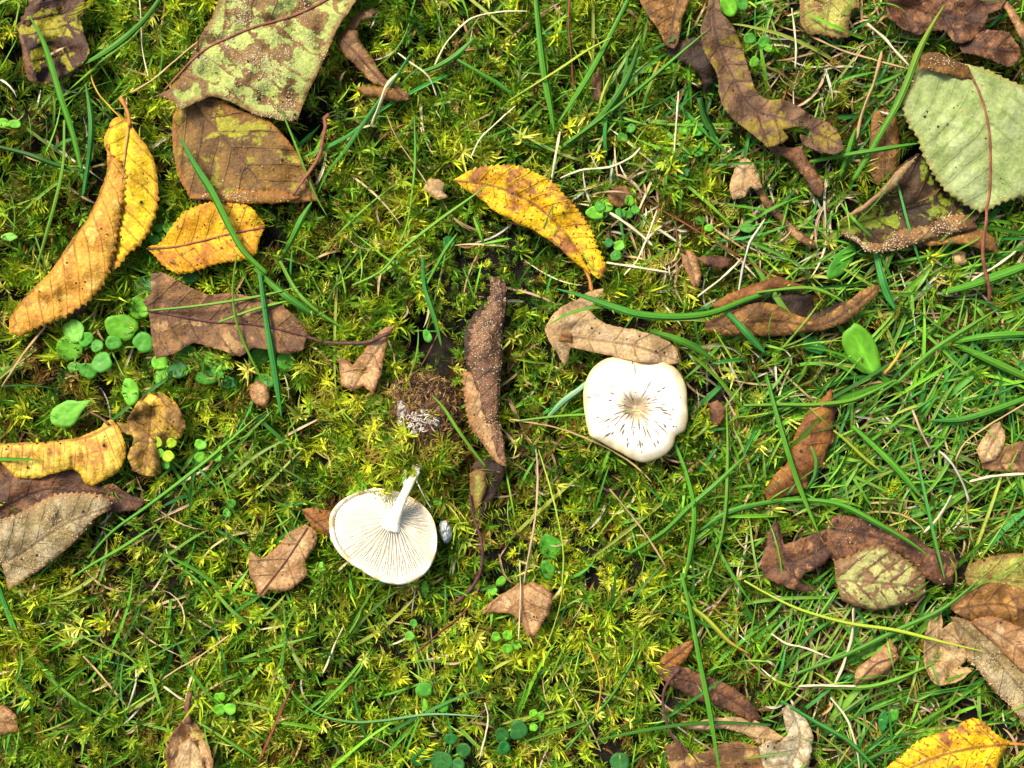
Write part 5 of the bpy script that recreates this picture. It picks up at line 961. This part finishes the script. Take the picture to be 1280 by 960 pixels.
# label, path root -> tip, width, heights, colour, tip colour
BL = [
 ('broad straight blade in front of the dark purple leaf, top left', [(104,226),(100,205),(90,165),(75,120),(55,55),(37,20)], 9, (4,26,32), 'g', 'g'),
 ('broad curved blade arching from the top edge towards the dark purple leaf', [(203,-6),(180,25),(150,52),(120,72),(97,83)], 9, (10,24,18), 'g', 'g'),
 ('thin blade running below the arching blade, top left', [(186,20),(165,48),(130,74),(105,96),(80,118)], 3.5, (6,14,8), 'm', 'l'),
 ('upright blade beside the tip of the big yellow leaf, pointing up', [(104,245),(112,190),(114,150),(107,104)], 8, (2,16,16), 'b', 'g'),
 ('dark blade running in from the left edge above the yellow leaf', [(-8,182),(35,193),(70,206),(107,215)], 7, (12,16,8), 'd', 'd'),
 ('slim blade falling down left of the big yellow leaf', [(80,150),(79,200),(72,240),(56,300),(39,356)], 5, (10,15,6), 'm', 'm'),
 ('wide straight blade crossing the brown leaf and the small yellow leaf', [(334,342),(305,315),(290,290),(265,240),(243,205),(225,170)], 10, (20,33,34), 'g', 'b'),
 ('wide vertical blade crossing the right part of the grey-brown leaf', [(325,342),(333,400),(343,462),(352,522)], 10, (20,27,14), 'b', 'b'),
 ('short wide blade leaning right above the grey-brown leaf stalk', [(318,334),(345,360),(375,382),(396,396)], 10, (16,22,12), 'g', 'b'),
 ('narrower blade just right of the vertical one, ending in moss', [(350,326),(372,366),(400,392),(432,412)], 7, (8,14,6), 'm', 'g'),
 ('short broad blade slanting up right of the small yellow leaf', [(352,322),(366,297),(378,272),(390,252)], 9, (4,16,18), 'g', 'g'),
 ('thin blade lying flat across the top half of the grey-brown leaf', [(178,389),(250,382),(320,371),(376,358)], 4, (20,26,20), 'm', 'm'),
 ('thin short blade crossing the middle of the grey-brown leaf', [(273,403),(320,386),(366,375)], 4, (22,25,18), 'm', 'l'),
 ('long hair-thin blade curving over the grey-brown leaf downwards', [(296,318),(291,360),(295,400),(310,440),(332,484)], 3.4, (20,28,12), 'm', 'l'),
 ('blade slanting down left beside the hooked brown leaf', [(513,68),(490,105),(470,132),(452,158),(430,190),(410,215),(397,242)], 6, (14,18,10), 'b', 'g'),
 ('short blade joining the slanting one, ending by the red stalk', [(455,154),(435,170),(412,182),(380,196)], 6, (14,16,20), 'b', 'g'),
 ('thin blade falling beside the lower right edge of the large upper leaf', [(350,134),(368,178),(383,218),(396,248),(410,272)], 3.5, (30,22,8), 'm', 'm'),
 ('short broad blade pointing up right, top centre', [(520,92),(545,84),(570,69),(593,47)], 8, (4,16,20), 'g', 'g'),
 ('blade leaning down right from the short broad one, top centre', [(567,72),(600,91),(624,105),(646,122)], 6.5, (16,16,8), 'g', 'b'),
 ('long thin blade rising from the moss to the tip of the curved yellow leaf', [(440,357),(475,340),(500,314),(545,278),(598,240),(612,226)], 4.5, (6,20,26), 'm', 'm'),
 ('thin upright blade left of the curved yellow leaf', [(498,306),(508,284),(514,250),(519,200),(518,144)], 3.4, (4,14,14), 'm', 'b'),
 ('bent blade above the hole, its lower half pointing down', [(529,322),(530,356),(537,380),(545,404),(552,434)], 7, (12,18,12), 'b', 'g'),
 ('thin blade rising right from the bent blade above the hole', [(532,358),(545,334),(556,314),(572,291)], 5.5, (12,18,18), 'g', 'g'),
 ('small blade of the green sprout above the rolled leaf, pointing up', [(604,304),(599,288),(592,271)], 6, (10,16,18), 'l', 'm'),
 ('small blade of the green sprout above the rolled leaf, pointing right', [(605,305),(620,302),(640,298)], 5, (10,14,12), 'l', 'g'),
 ('yellow-green curved blade crossing the soil clump towards the rolled leaf', [(608,584),(592,564),(573,538),(555,510),(540,494)], 5, (30,44,40), 'm', 'l'),
 ('broad vertical blade hanging from the top edge, right of centre', [(669,-10),(674,40),(680,90),(689,140),(693,166)], 10, (26,22,6), 'g', 'g'),
 ('broad blade slanting down left from the top edge, right of the vertical one', [(789,-8),(766,38),(742,84),(716,126),(696,156)], 8, (22,20,4), 'g', 'g'),
 ('wide dark blade rising from the tuft at the top centre', [(702,184),(740,157),(766,128),(786,95),(800,54)], 10, (2,18,22), 'g', 'd'),
 ('long thin blade crossing in front of the rotten scrap, top', [(708,180),(760,142),(800,110),(842,74),(884,38)], 5, (6,24,32), 'g', 'g'),
 ('slender yellow-green blade crossing the broad vertical blade, top', [(636,126),(668,106),(700,86),(734,63),(766,46)], 4, (8,28,28), 'y', 'y'),
 ('short green and yellow blade at the top, right of the tuft', [(802,142),(808,120),(816,98),(825,76)], 7, (2,14,16), 'g', 'o'),
 ('dark broad blade falling in the shade below the rotten scrap', [(874,122),(880,145),(890,165),(900,184)], 12, (10,8,2), 'd', 'd'),
 ('wide blade lying across the stem end of the oak leaf', [(965,364),(930,376),(890,391),(850,396),(800,393),(760,381),(725,369),(696,361)], 11, (18,34,44,42), 'g', 'b'),
 ('thin blade bowing across the oak leaf beside its dark gall', [(790,390),(750,384),(714,391),(684,407)], 4.5, (32,44,44), 'm', 'm'),
 ('broad bluish blade pointing down right, beside the boat-shaped leaf', [(906,388),(922,404),(940,424),(957,442)], 10, (24,28,18), 'b', 'b'),
 ('wide dark blade right of the oak leaf tip, pointing down right', [(812,414),(845,424),(870,435),(894,452)], 11, (22,24,10), 'g', 'd'),
 ('pale bluish blade tucked under the left side of the round cap', [(742,472),(724,487),(703,503),(682,526)], 9, (8,10,14), 'w', 'b'),
 ('thin blade lying over the round mushroom cap', [(640,527),(700,520),(760,517),(800,514)], 3.6, (6,20,38), 'm', 'm'),
 ('long blade with yellow tip, rising left of the pale green leaf', [(1066,226),(1084,196),(1103,163),(1122,130),(1136,98),(1148,66),(1163,36),(1180,7)], 10, (8,26,34,36), 'g', 'y'),
 ('blade lying from the straws to the pale green leaf', [(1012,202),(1056,194),(1100,187),(1149,179)], 7, (8,22,34), 'g', 'g'),
 ('short broad blade left of the standing brown leaf', [(1050,222),(1060,194),(1070,160)], 9, (2,12,14), 'g', 'g'),
 ('bluish broad blade coming out below the dark curled leaf', [(1094,312),(1100,340),(1108,366),(1120,388)], 12, (8,16,12), 'b', 'b'),
 ('blade arching over the hollow of the boat-shaped leaf', [(945,366),(985,361),(1012,360),(1034,366),(1056,378)], 5.5, (24,30,24), 'm', 'l'),
 ('wide blade below the red stalk at the right edge', [(1178,366),(1215,356),(1255,342),(1300,326)], 13, (10,18,22), 'g', 'g'),
 ('blade slanting up right, below the wide blade at the right', [(1120,480),(1163,440),(1206,412),(1248,386)], 7, (4,16,16), 'g', 'm'),
 ('broad blade lying level in the right-edge grass', [(1192,427),(1235,420),(1300,417)], 10, (8,18,20), 'g', 'g'),
 ('broad blade slanting down to the right edge, under the level one', [(1190,428),(1236,450),(1300,480)], 11, (6,12,14), 'g', 'm'),
 ('long flat blade above the rusty folded leaf', [(930,507),(975,506),(1020,506),(1062,501),(1092,489),(1120,474)], 7, (10,20,18), 'm', 'g'),
 ('long blade crossing in front of the rusty folded leaf', [(958,470),(974,528),(990,580),(1005,622),(1024,668)], 8, (10,32,24), 'g', 'l'),
 ('dark crooked little blade lying on the rusty folded leaf', [(1008,612),(1018,596),(1020,574),(1013,557)], 6, (24,28,26), 'd', 'm'),
 ('thin yellow blade slanting down right of the rusty folded leaf', [(1042,538),(1060,553),(1082,574),(1105,592)], 4.5, (16,18,8), 'y', 'y'),
 ('broad blade slanting down right, between the rusty leaf and the heap', [(1066,532),(1094,558),(1124,588),(1152,622)], 9, (6,16,12), 'g', 'g'),
 ('long blade lying over the reddish arched leaf', [(952,630),(1000,625),(1050,631),(1100,656),(1138,678),(1160,694)], 8, (8,22,32,28), 'g', 'g'),
 ('thin blade falling over the right end of the arched leaf', [(1140,548),(1152,600),(1165,660),(1181,724)], 5, (10,26,30), 'b', 'g'),
 ('wide green blade entering from the right edge above the light brown leaf', [(1300,490),(1255,508),(1205,524),(1160,526)], 10, (20,18,6), 'g', 'b'),
 ('very long yellow-green blade crossing the lower right', [(930,726),(960,743),(1000,762),(1060,779),(1120,788),(1180,803),(1232,815)], 5, (8,22,26,34), 'y', 'y'),
 ('long green blade rising to the olive leaf, lower right', [(985,846),(1060,817),(1120,788),(1180,760),(1232,718)], 6.5, (6,22,30), 'g', 'g'),
 ('green blade below the small tan seed-shaped leaf', [(1000,857),(1080,859),(1122,849),(1168,829)], 6.5, (6,14,18), 'm', 'l'),
 ('blade slanting down to the bottom edge beside the pale withered leaf', [(976,876),(1022,904),(1062,928),(1104,970)], 6.5, (12,26,22), 'b', 'g'),
 ('thin upright blade below the right side of the round cap', [(885,724),(900,680),(908,630),(910,560),(908,508)], 6, (4,18,20), 'm', 'm'),
 ('broad blade rising right below the round cap', [(788,692),(830,665),(862,634),(896,604),(932,569)], 8, (4,18,22), 'g', 'g'),
 ('blade bending down under the round cap, right side', [(843,553),(858,592),(868,640),(862,696),(850,742)], 7, (10,20,8), 'g', 'g'),
 ('short broad blade at the right of the blades below the cap', [(1000,622),(950,630),(910,641),(874,664)], 8, (10,16,6), 'g', 'b'),
 ('long thick blade running down over the reddish narrow leaf', [(852,716),(864,768),(874,822),(886,882),(895,936),(902,980)], 7.5, (8,30,34,30), 'g', 'g'),
 ('yellow blade turning straw-coloured at its tip, lower right of centre', [(852,750),(882,772),(912,803),(938,818)], 6.5, (12,16,8), 'y', 'o'),
 ('long curving thin blade, bottom right of centre', [(706,940),(735,905),(765,870),(790,828),(813,784)], 4, (6,16,14), 'g', 'g'),
 ('long arc of thin grass turning pale, near the bottom', [(352,846),(372,875),(400,894),(440,903),(480,901),(540,893),(606,896)], 4.5, (8,18,12), 'g', 'w'),
 ('blade rising right from the grey toothed leaf to the pale cracked leaf', [(110,698),(140,665),(180,636),(220,606),(270,566),(324,518)], 5.5, (8,20,14), 'g', 'm'),
 ('lower blade of the pair beside the grey toothed leaf', [(90,722),(118,704),(150,686),(196,656)], 5, (8,14,12), 'g', 'm'),
 ('thick blade entering from the left edge near the bottom left', [(-4,726),(8,760),(20,790),(30,812)], 9, (20,16,8), 'b', 'l'),
 ('long blade crossing the lower left corner diagonally', [(28,806),(60,845),(100,880),(146,904)], 6, (8,14,10), 'm', 'g'),
 ('blade curving right to the papery bud at the bottom left', [(225,893),(240,899),(280,924),(324,954)], 6, (10,14,12), 'm', 'g'),
 ('bent dark blade at the top left of the grey withered leaf, bottom', [(964,906),(900,903),(850,906),(800,914),(732,928)], 5, (26,22,8), 'd', 'g'),
]
for i, (lab, P, wd, hs, k, k2) in enumerate(BL):
    rr = random.Random(i); f = rr.uniform(.85, 1.15)
    o = blade(P, wd, hs, tuple(v * f for v in GC[k]), tuple(v * f for v in GC[k2]), seed=i)
    tag(o, lab, 'grass blade', 'single grass blades lying over moss and leaves')

ST = [
 ('thin white straw hanging down in the moss, top left', [(174,-6),(177,35),(180,70),(186,98)], 3, (10,10,8), 's'),
 ('tan straw slanting up to the large upper leaf', [(163,116),(190,100),(220,75),(250,50)], 4, (8,14,20), 't'),
 ('tan curved straw leading to the stalk of the big yellow leaf', [(110,78),(120,112),(138,135),(152,148)], 3.4, (10,10,14), 'o'),
 ('pale forked straw piece above the tip of the ochre fold', [(57,408),(30,440),(2,484)], 5, (14,10,8), 't'),
 ('light curled straw by the hooked brown leaf, upper one', [(497,66),(518,82),(536,96),(546,121)], 4, (12,14,6), 's'),
 ('pale yellow bent straw lying on the hooked brown leaf', [(496,92),(482,108),(476,126),(463,158)], 6, (22,24,10), 's'),
 ('thin tan straw falling left of the beige scrap', [(483,142),(495,170),(515,200),(534,230)], 2.6, (8,10,12), 't'),
 ('long curved pale stem arching at the top centre', [(543,82),(560,50),(590,22),(625,14),(660,14)], 3.6, (8,20,18), 's'),
 ('white curving straw pair left of the curved yellow leaf top', [(589,196),(600,175),(618,158),(645,132)], 3.6, (10,12,10), 's'),
 ('cream upright straw right of the top centre tuft', [(843,190),(845,152),(848,114)], 4.4, (6,14,16), 's'),
 ('flattened cream straw just above the curved yellow leaf', [(700,164),(694,195),(690,224)], 6, (8,14,12), 's'),
 ('white forked straw above the small clover, upper right of centre', [(700,223),(730,212),(766,208),(790,196),(801,184)], 4.5, (8,16,14), 's'),
 ('thick cream straw crossing right of the small clover', [(762,266),(790,285),(816,308)], 6.4, (10,16,10), 's'),
 ('long white straw forming one side of a triangle, right of the clover', [(780,344),(796,324),(810,290),(822,261)], 4, (10,18,14), 's'),
 ('cream straw lying level right of the yellow leaf tip', [(757,328),(790,333),(837,341)], 5, (12,16,12), 's'),
 ('grey-white stem standing between the forked leaf and boat-shaped leaf', [(922,372),(930,330),(938,302),(956,274)], 5.4, (8,24,22), 'a'),
 ('pale straw slanting left of the grey-white stem', [(872,371),(900,350),(928,322)], 4.6, (8,16,14), 's'),
 ('dark red thin stem running down right across the straws', [(826,262),(880,294),(932,326),(966,346)], 3.2, (14,22,20), 'r'),
 ('vertical brown-red stem at the top, right of the vertical blade', [(712,-6),(710,30),(714,70),(717,112)], 4.6, (12,14,8), 'r'),
 ('long tan straw running under the left rim of the round cap', [(638,524),(700,536),(750,557),(790,581),(815,603)], 4, (8,10,8), 't'),
 ('thin tan stalk slanting down below the round cap', [(762,611),(785,640),(808,672),(832,708)], 4, (8,12,8), 't'),
 ('red-brown straight stem at the bottom left, below the moss', [(369,851),(355,880),(344,905),(323,954)], 6, (8,14,12), 'r'),
 ('reddish straight stem left of the yellow strand below centre', [(671,566),(672,600),(668,650),(655,730)], 4.6, (8,14,20), 'p'),
 ('long yellow-green strand hanging down below centre', [(673,562),(688,610),(700,660),(705,705),(700,760),(682,812)], 3.6, (10,16,10), 'y'),
 ('brown stem end running down left from the dark stalk', [(600,732),(580,765),(550,790),(518,817)], 4.4, (10,10,8), 'r'),
 ('tan bent straw near the dark hole, bottom right of centre', [(733,805),(744,828),(750,862),(744,900)], 3.6, (10,16,10), 'o'),
 ('white short straw in the moss near the bottom, left of centre', [(430,783),(418,806),(403,842)], 4.4, (10,12,8), 's'),
 ('cream winding straw right of the pale grass arc, bottom', [(606,878),(610,900),(600,948)], 3.8, (10,12,8), 's'),
 ('cream straw with a knee pointing to the bottom left grass', [(104,820),(130,850),(158,882)], 5, (8,12,8), 't'),
 ('pale upper arm of the straw knee, bottom left', [(170,834),(169,856),(160,886)], 4.6, (8,12,8), 's'),
 ('tan straw crossing moss up right of the straw knee', [(190,867),(205,848),(250,820),(288,793)], 3.6, (8,14,10), 't'),
 ('cream straw lying beside the papery bud top, bottom left', [(204,858),(225,872),(249,885)], 5, (10,12,10), 's'),
 ('straw standing on the pinkish three-pointed leaf, thin and white', [(650,700),(650,755),(648,802)], 2.6, (16,26,16), 's'),
 ('wide pale straw falling from the mottled round leaf, lower right', [(1067,760),(1066,792),(1053,832),(1042,858)], 6.4, (18,14,8), 's'),
 ('pale curved straw left of the small seed-shaped leaf', [(964,792),(985,805),(1010,811),(1040,823)], 4.6, (10,14,10), 's'),
 ('cream straw slanting to the bottom, between blades lower right', [(1038,872),(1060,902),(1072,940),(1076,975)], 4.8, (10,12,8), 's'),
 ('pale level straw left of the seed-shaped leaf tip', [(998,858),(1035,857),(1070,858)], 5.4, (12,14,12), 's'),
 ('thick tan straw left of the standing brown leaf, upright', [(1102,64),(1091,108),(1077,145),(1070,175)], 7, (16,14,8), 't'),
 ('tan straw running right from the yellow-green scrap at the top', [(1012,44),(1050,62),(1090,75),(1134,86)], 4.6, (14,14,10), 't'),
 ('cream flattened straw above the pale green leaf, upper right', [(1084,29),(1105,48),(1120,66),(1137,83)], 6, (10,16,12), 's'),
 ('upright cream straw left of the yellow-green scrap', [(990,10),(993,50),(994,86)], 4.4, (10,10,8), 's'),
 ('cream straw beside the red stalk at the right', [(1214,351),(1240,336),(1270,314)], 6, (12,18,16), 's'),
 ('pinkish stem slanting in the straws left of the light brown leaf', [(1140,512),(1154,542),(1164,562)], 5.4, (14,18,12), 'p'),
 ('grey-white bent stem left of the light brown leaf', [(1174,564),(1190,580),(1203,604),(1211,628)], 5.4, (12,18,10), 'a'),
 ('thin tan straw reaching the right edge above the light brown leaf', [(1194,576),(1206,554),(1240,530),(1290,500)], 3.6, (10,20,20), 't'),
 ('short thick cream stick above the arched leaf, right', [(1190,619),(1175,643),(1154,666)], 6, (10,14,10), 's'),
 ('orange-brown dry blade below the bluish blade, right', [(1133,428),(1122,446),(1104,468)], 6.4, (10,14,8), 'o'),
 ('broad pale grass sheath at the right edge below the light brown leaf', [(1212,602),(1240,597),(1290,592)], 7, (16,18,16), 's'),
]
for i, (lab, P, wd, hs, k) in enumerate(ST):
    o = blade(P, wd, hs, GC[k], None, 'straw', 'straw', i + 50)
    tag(o, lab, 'straw', 'dry straws and stems on the moss')

def strands(name, N, dens, L, w, cols, hb, hm, seed, mat, bias=None, curl=.05, over=.12):
    r = np.random.default_rng(seed); x = []; y = []
    while len(x) < N:
        a = r.uniform(-150, 1430, 4000); b = r.uniform(-150, 1110, 4000); k = r.random(4000) < dens(a, b) * (1 - .85 * samp(cov, a, b)); x += list(a[k]); y += list(b[k])
    x = np.array(x[:N]); y = np.array(y[:N]); d = r.uniform(0, 2 * np.pi, N)
    if bias is not None:
        ang, wgt = bias(x, y); m = r.random(N) < wgt; d = np.where(m, ang + r.normal(0, .35, N), d)
    ln = r.uniform(*L, N) * r.choice([.5, .8, 1, 1.2], N); kk = r.normal(0, curl, N); kk2 = r.normal(0, curl * .6, N); K = 8; pts = []; X_, Y_ = x.copy(), y.copy()
    g0 = ground_h(x, y)
    for i in range(K):
        t = i / (K - 1); H_ = g0 + hb + (hm * r.uniform(.95, 1.05, N)) * math.sin(min(1, t * 1.25) * math.pi * .5) - 6 * t * t
        pts.append(np.stack([X_, Y_, H_], 1)); X_ = X_ + np.cos(d) * ln / K; Y_ = Y_ + np.sin(d) * ln / K; d = d + kk; kk = kk + kk2 * .3
        cvv = samp(cov, X_, Y_); 
    pts = np.stack(pts, 1); cvv = samp(near, pts[..., 0], pts[..., 1]); pts[..., 2] += cvv * np.where(r.random(N)[:, None] < over, 22, -20)
    ww = r.uniform(*w, N); tg = np.gradient(pts, axis=1); sd = np.stack([-tg[..., 1], tg[..., 0], np.zeros_like(tg[..., 0])], 2); sd /= np.linalg.norm(sd, axis=2)[..., None] + 1e-9
    pr = np.array([.6, .9, 1, 1, .95, .8, .55, .08]) * .5; rl = r.normal(0, .5, N)
    off = sd * (ww[:, None] * pr)[..., None]; up = np.zeros_like(off); up[..., 2] = (ww[:, None] * pr) * .5; rz = np.zeros_like(off); rz[..., 2] = (ww[:, None] * pr) * rl[:, None]
    A = pts - off + up - rz; B_ = pts; D_ = pts + off + up + rz
    V = np.stack([A, B_, D_], 2).reshape(N, -1, 3); f = []
    for i in range(K - 1):
        for j in (0, 1): a_ = i * 3 + j; f += [(a_, a_ + 4, a_ + 3), (a_, a_ + 1, a_ + 4)]
    F = (np.array(f)[None] + (np.arange(N) * K * 3)[:, None, None]).reshape(-1, 3)
    cc = np.array(cols)[r.integers(0, len(cols), N)] * r.uniform(.7, 1.2, (N, 1))
    o = link(name, build_mesh(name, W(V.reshape(-1, 3)), F, mat, dict(col=np.repeat(cc, K * 3, 0), u=np.tile(np.tile([-3., 0, 3.], K), N)))); o['kind'] = 'stuff'; return o
def d_grass(x, y):
    return np.clip(.075 + .75 * np.clip((x - 830) / 160, 0, 1) * np.clip((y - 180) / 160, .35, 1) + blobs(x, y, [(255,590,60,.8),(250,800,120,.28),(60,860,100,.3),(740,120,70,.9),(430,890,90,.5),(360,640,60,.3),(60,180,60,.3),(890,640,90,.4),(750,820,80,.25),(860,200,70,.3),(330,400,60,.25),(640,880,50,.3)]) - blobs(x, y, [(540,240,120,.1),(660,640,80,.06),(520,660,60,.1),(795,512,50,.5),(530,520,50,.5)]), 0, 1)
def b_grass(x, y):
    a = np.where(x > 880, -.55 + .5 * (fbm(x, y, 160, 1, 3) - .5), np.where((x < 420) & (y > 450), -.75 + 2.6 * (fbm(x, y, 90, 1, 6) > .5), -1.0)); return a, np.where(x > 880, .62, .45)
tag(strands('grass', 1650, d_grass, (45, 170), (1.9, 5.0), [GC['g'], GC['m'], GC['g'], GC['d'], GC['l'], GC['b'], c(60, 124, 40), c(120, 166, 60), c(140, 166, 80), c(160, 170, 70)], 8, 22, 21, M_grass, b_grass, .05), 'thin green grass growing through the moss, densest at the right', 'grass')
tag(strands('broad_grass', 110, lambda x, y: np.clip((x - 880) / 120, 0, 1) * np.clip((y - 150) / 200, .1, 1) * .8, (80, 190), (6, 9), [GC['g'], GC['m'], GC['b'], GC['d']], 6, 18, 27, M_grass, b_grass, .04), 'broad grass blades lying in the turf at the right', 'grass')
tag(strands('fine_grass', 1100, lambda x, y: np.clip(d_grass(x, y) + .10, 0, 1), (40, 110), (1.4, 2.4), [GC['m'], GC['l'], GC['g'], c(150, 190, 60)], 10, 20, 22, M_grass, b_grass, .06, .3), 'hair-thin grass blades scattered over the moss', 'grass')
def d_straw(x, y):
    return np.clip(.12 + .6 * np.clip((x - 850) / 120, 0, 1) + blobs(x, y, [(1060,140,90,.7),(800,270,90,.9),(860,340,60,.6),(700,520,60,.6),(520,760,30,.5),(880,480,50,.6),(1180,600,110,.4),(220,820,80,.3),(180,640,60,.3),(1100,880,120,.5),(960,240,60,.5)]) - blobs(x, y, [(795,512,50,1.2)]), 0, 1)
tag(strands('dry_litter', 2300, d_straw, (22, 110), (1.3, 3.4), [GC['s'], GC['t'], GC['a'], GC['t'], c(150, 116, 74), c(206, 184, 130), GC['p'], c(120, 88, 54)], 4, 17, 23, M_straw, None, .12), 'dead straw bits and pale stems tangled in the moss, densest at the right', 'dry litter')
tag(strands('dark_litter', 1300, lambda x, y: np.clip(.25 + d_straw(x, y) * .6 + blobs(x, y, BROWN) * .4, 0, 1), (10, 34), (1.4, 3.2), [c(96, 66, 40), c(70, 46, 30), c(130, 92, 54), c(150, 112, 60)], 2, 12, 24, M_straw, None, .2), 'short brown dead stems between the moss shoots', 'dry litter')
print('objects', len(sc.objects), 'tris', sum(len(o.data.loop_triangles) or len(o.data.polygons) for o in sc.objects if o.type == 'MESH'))
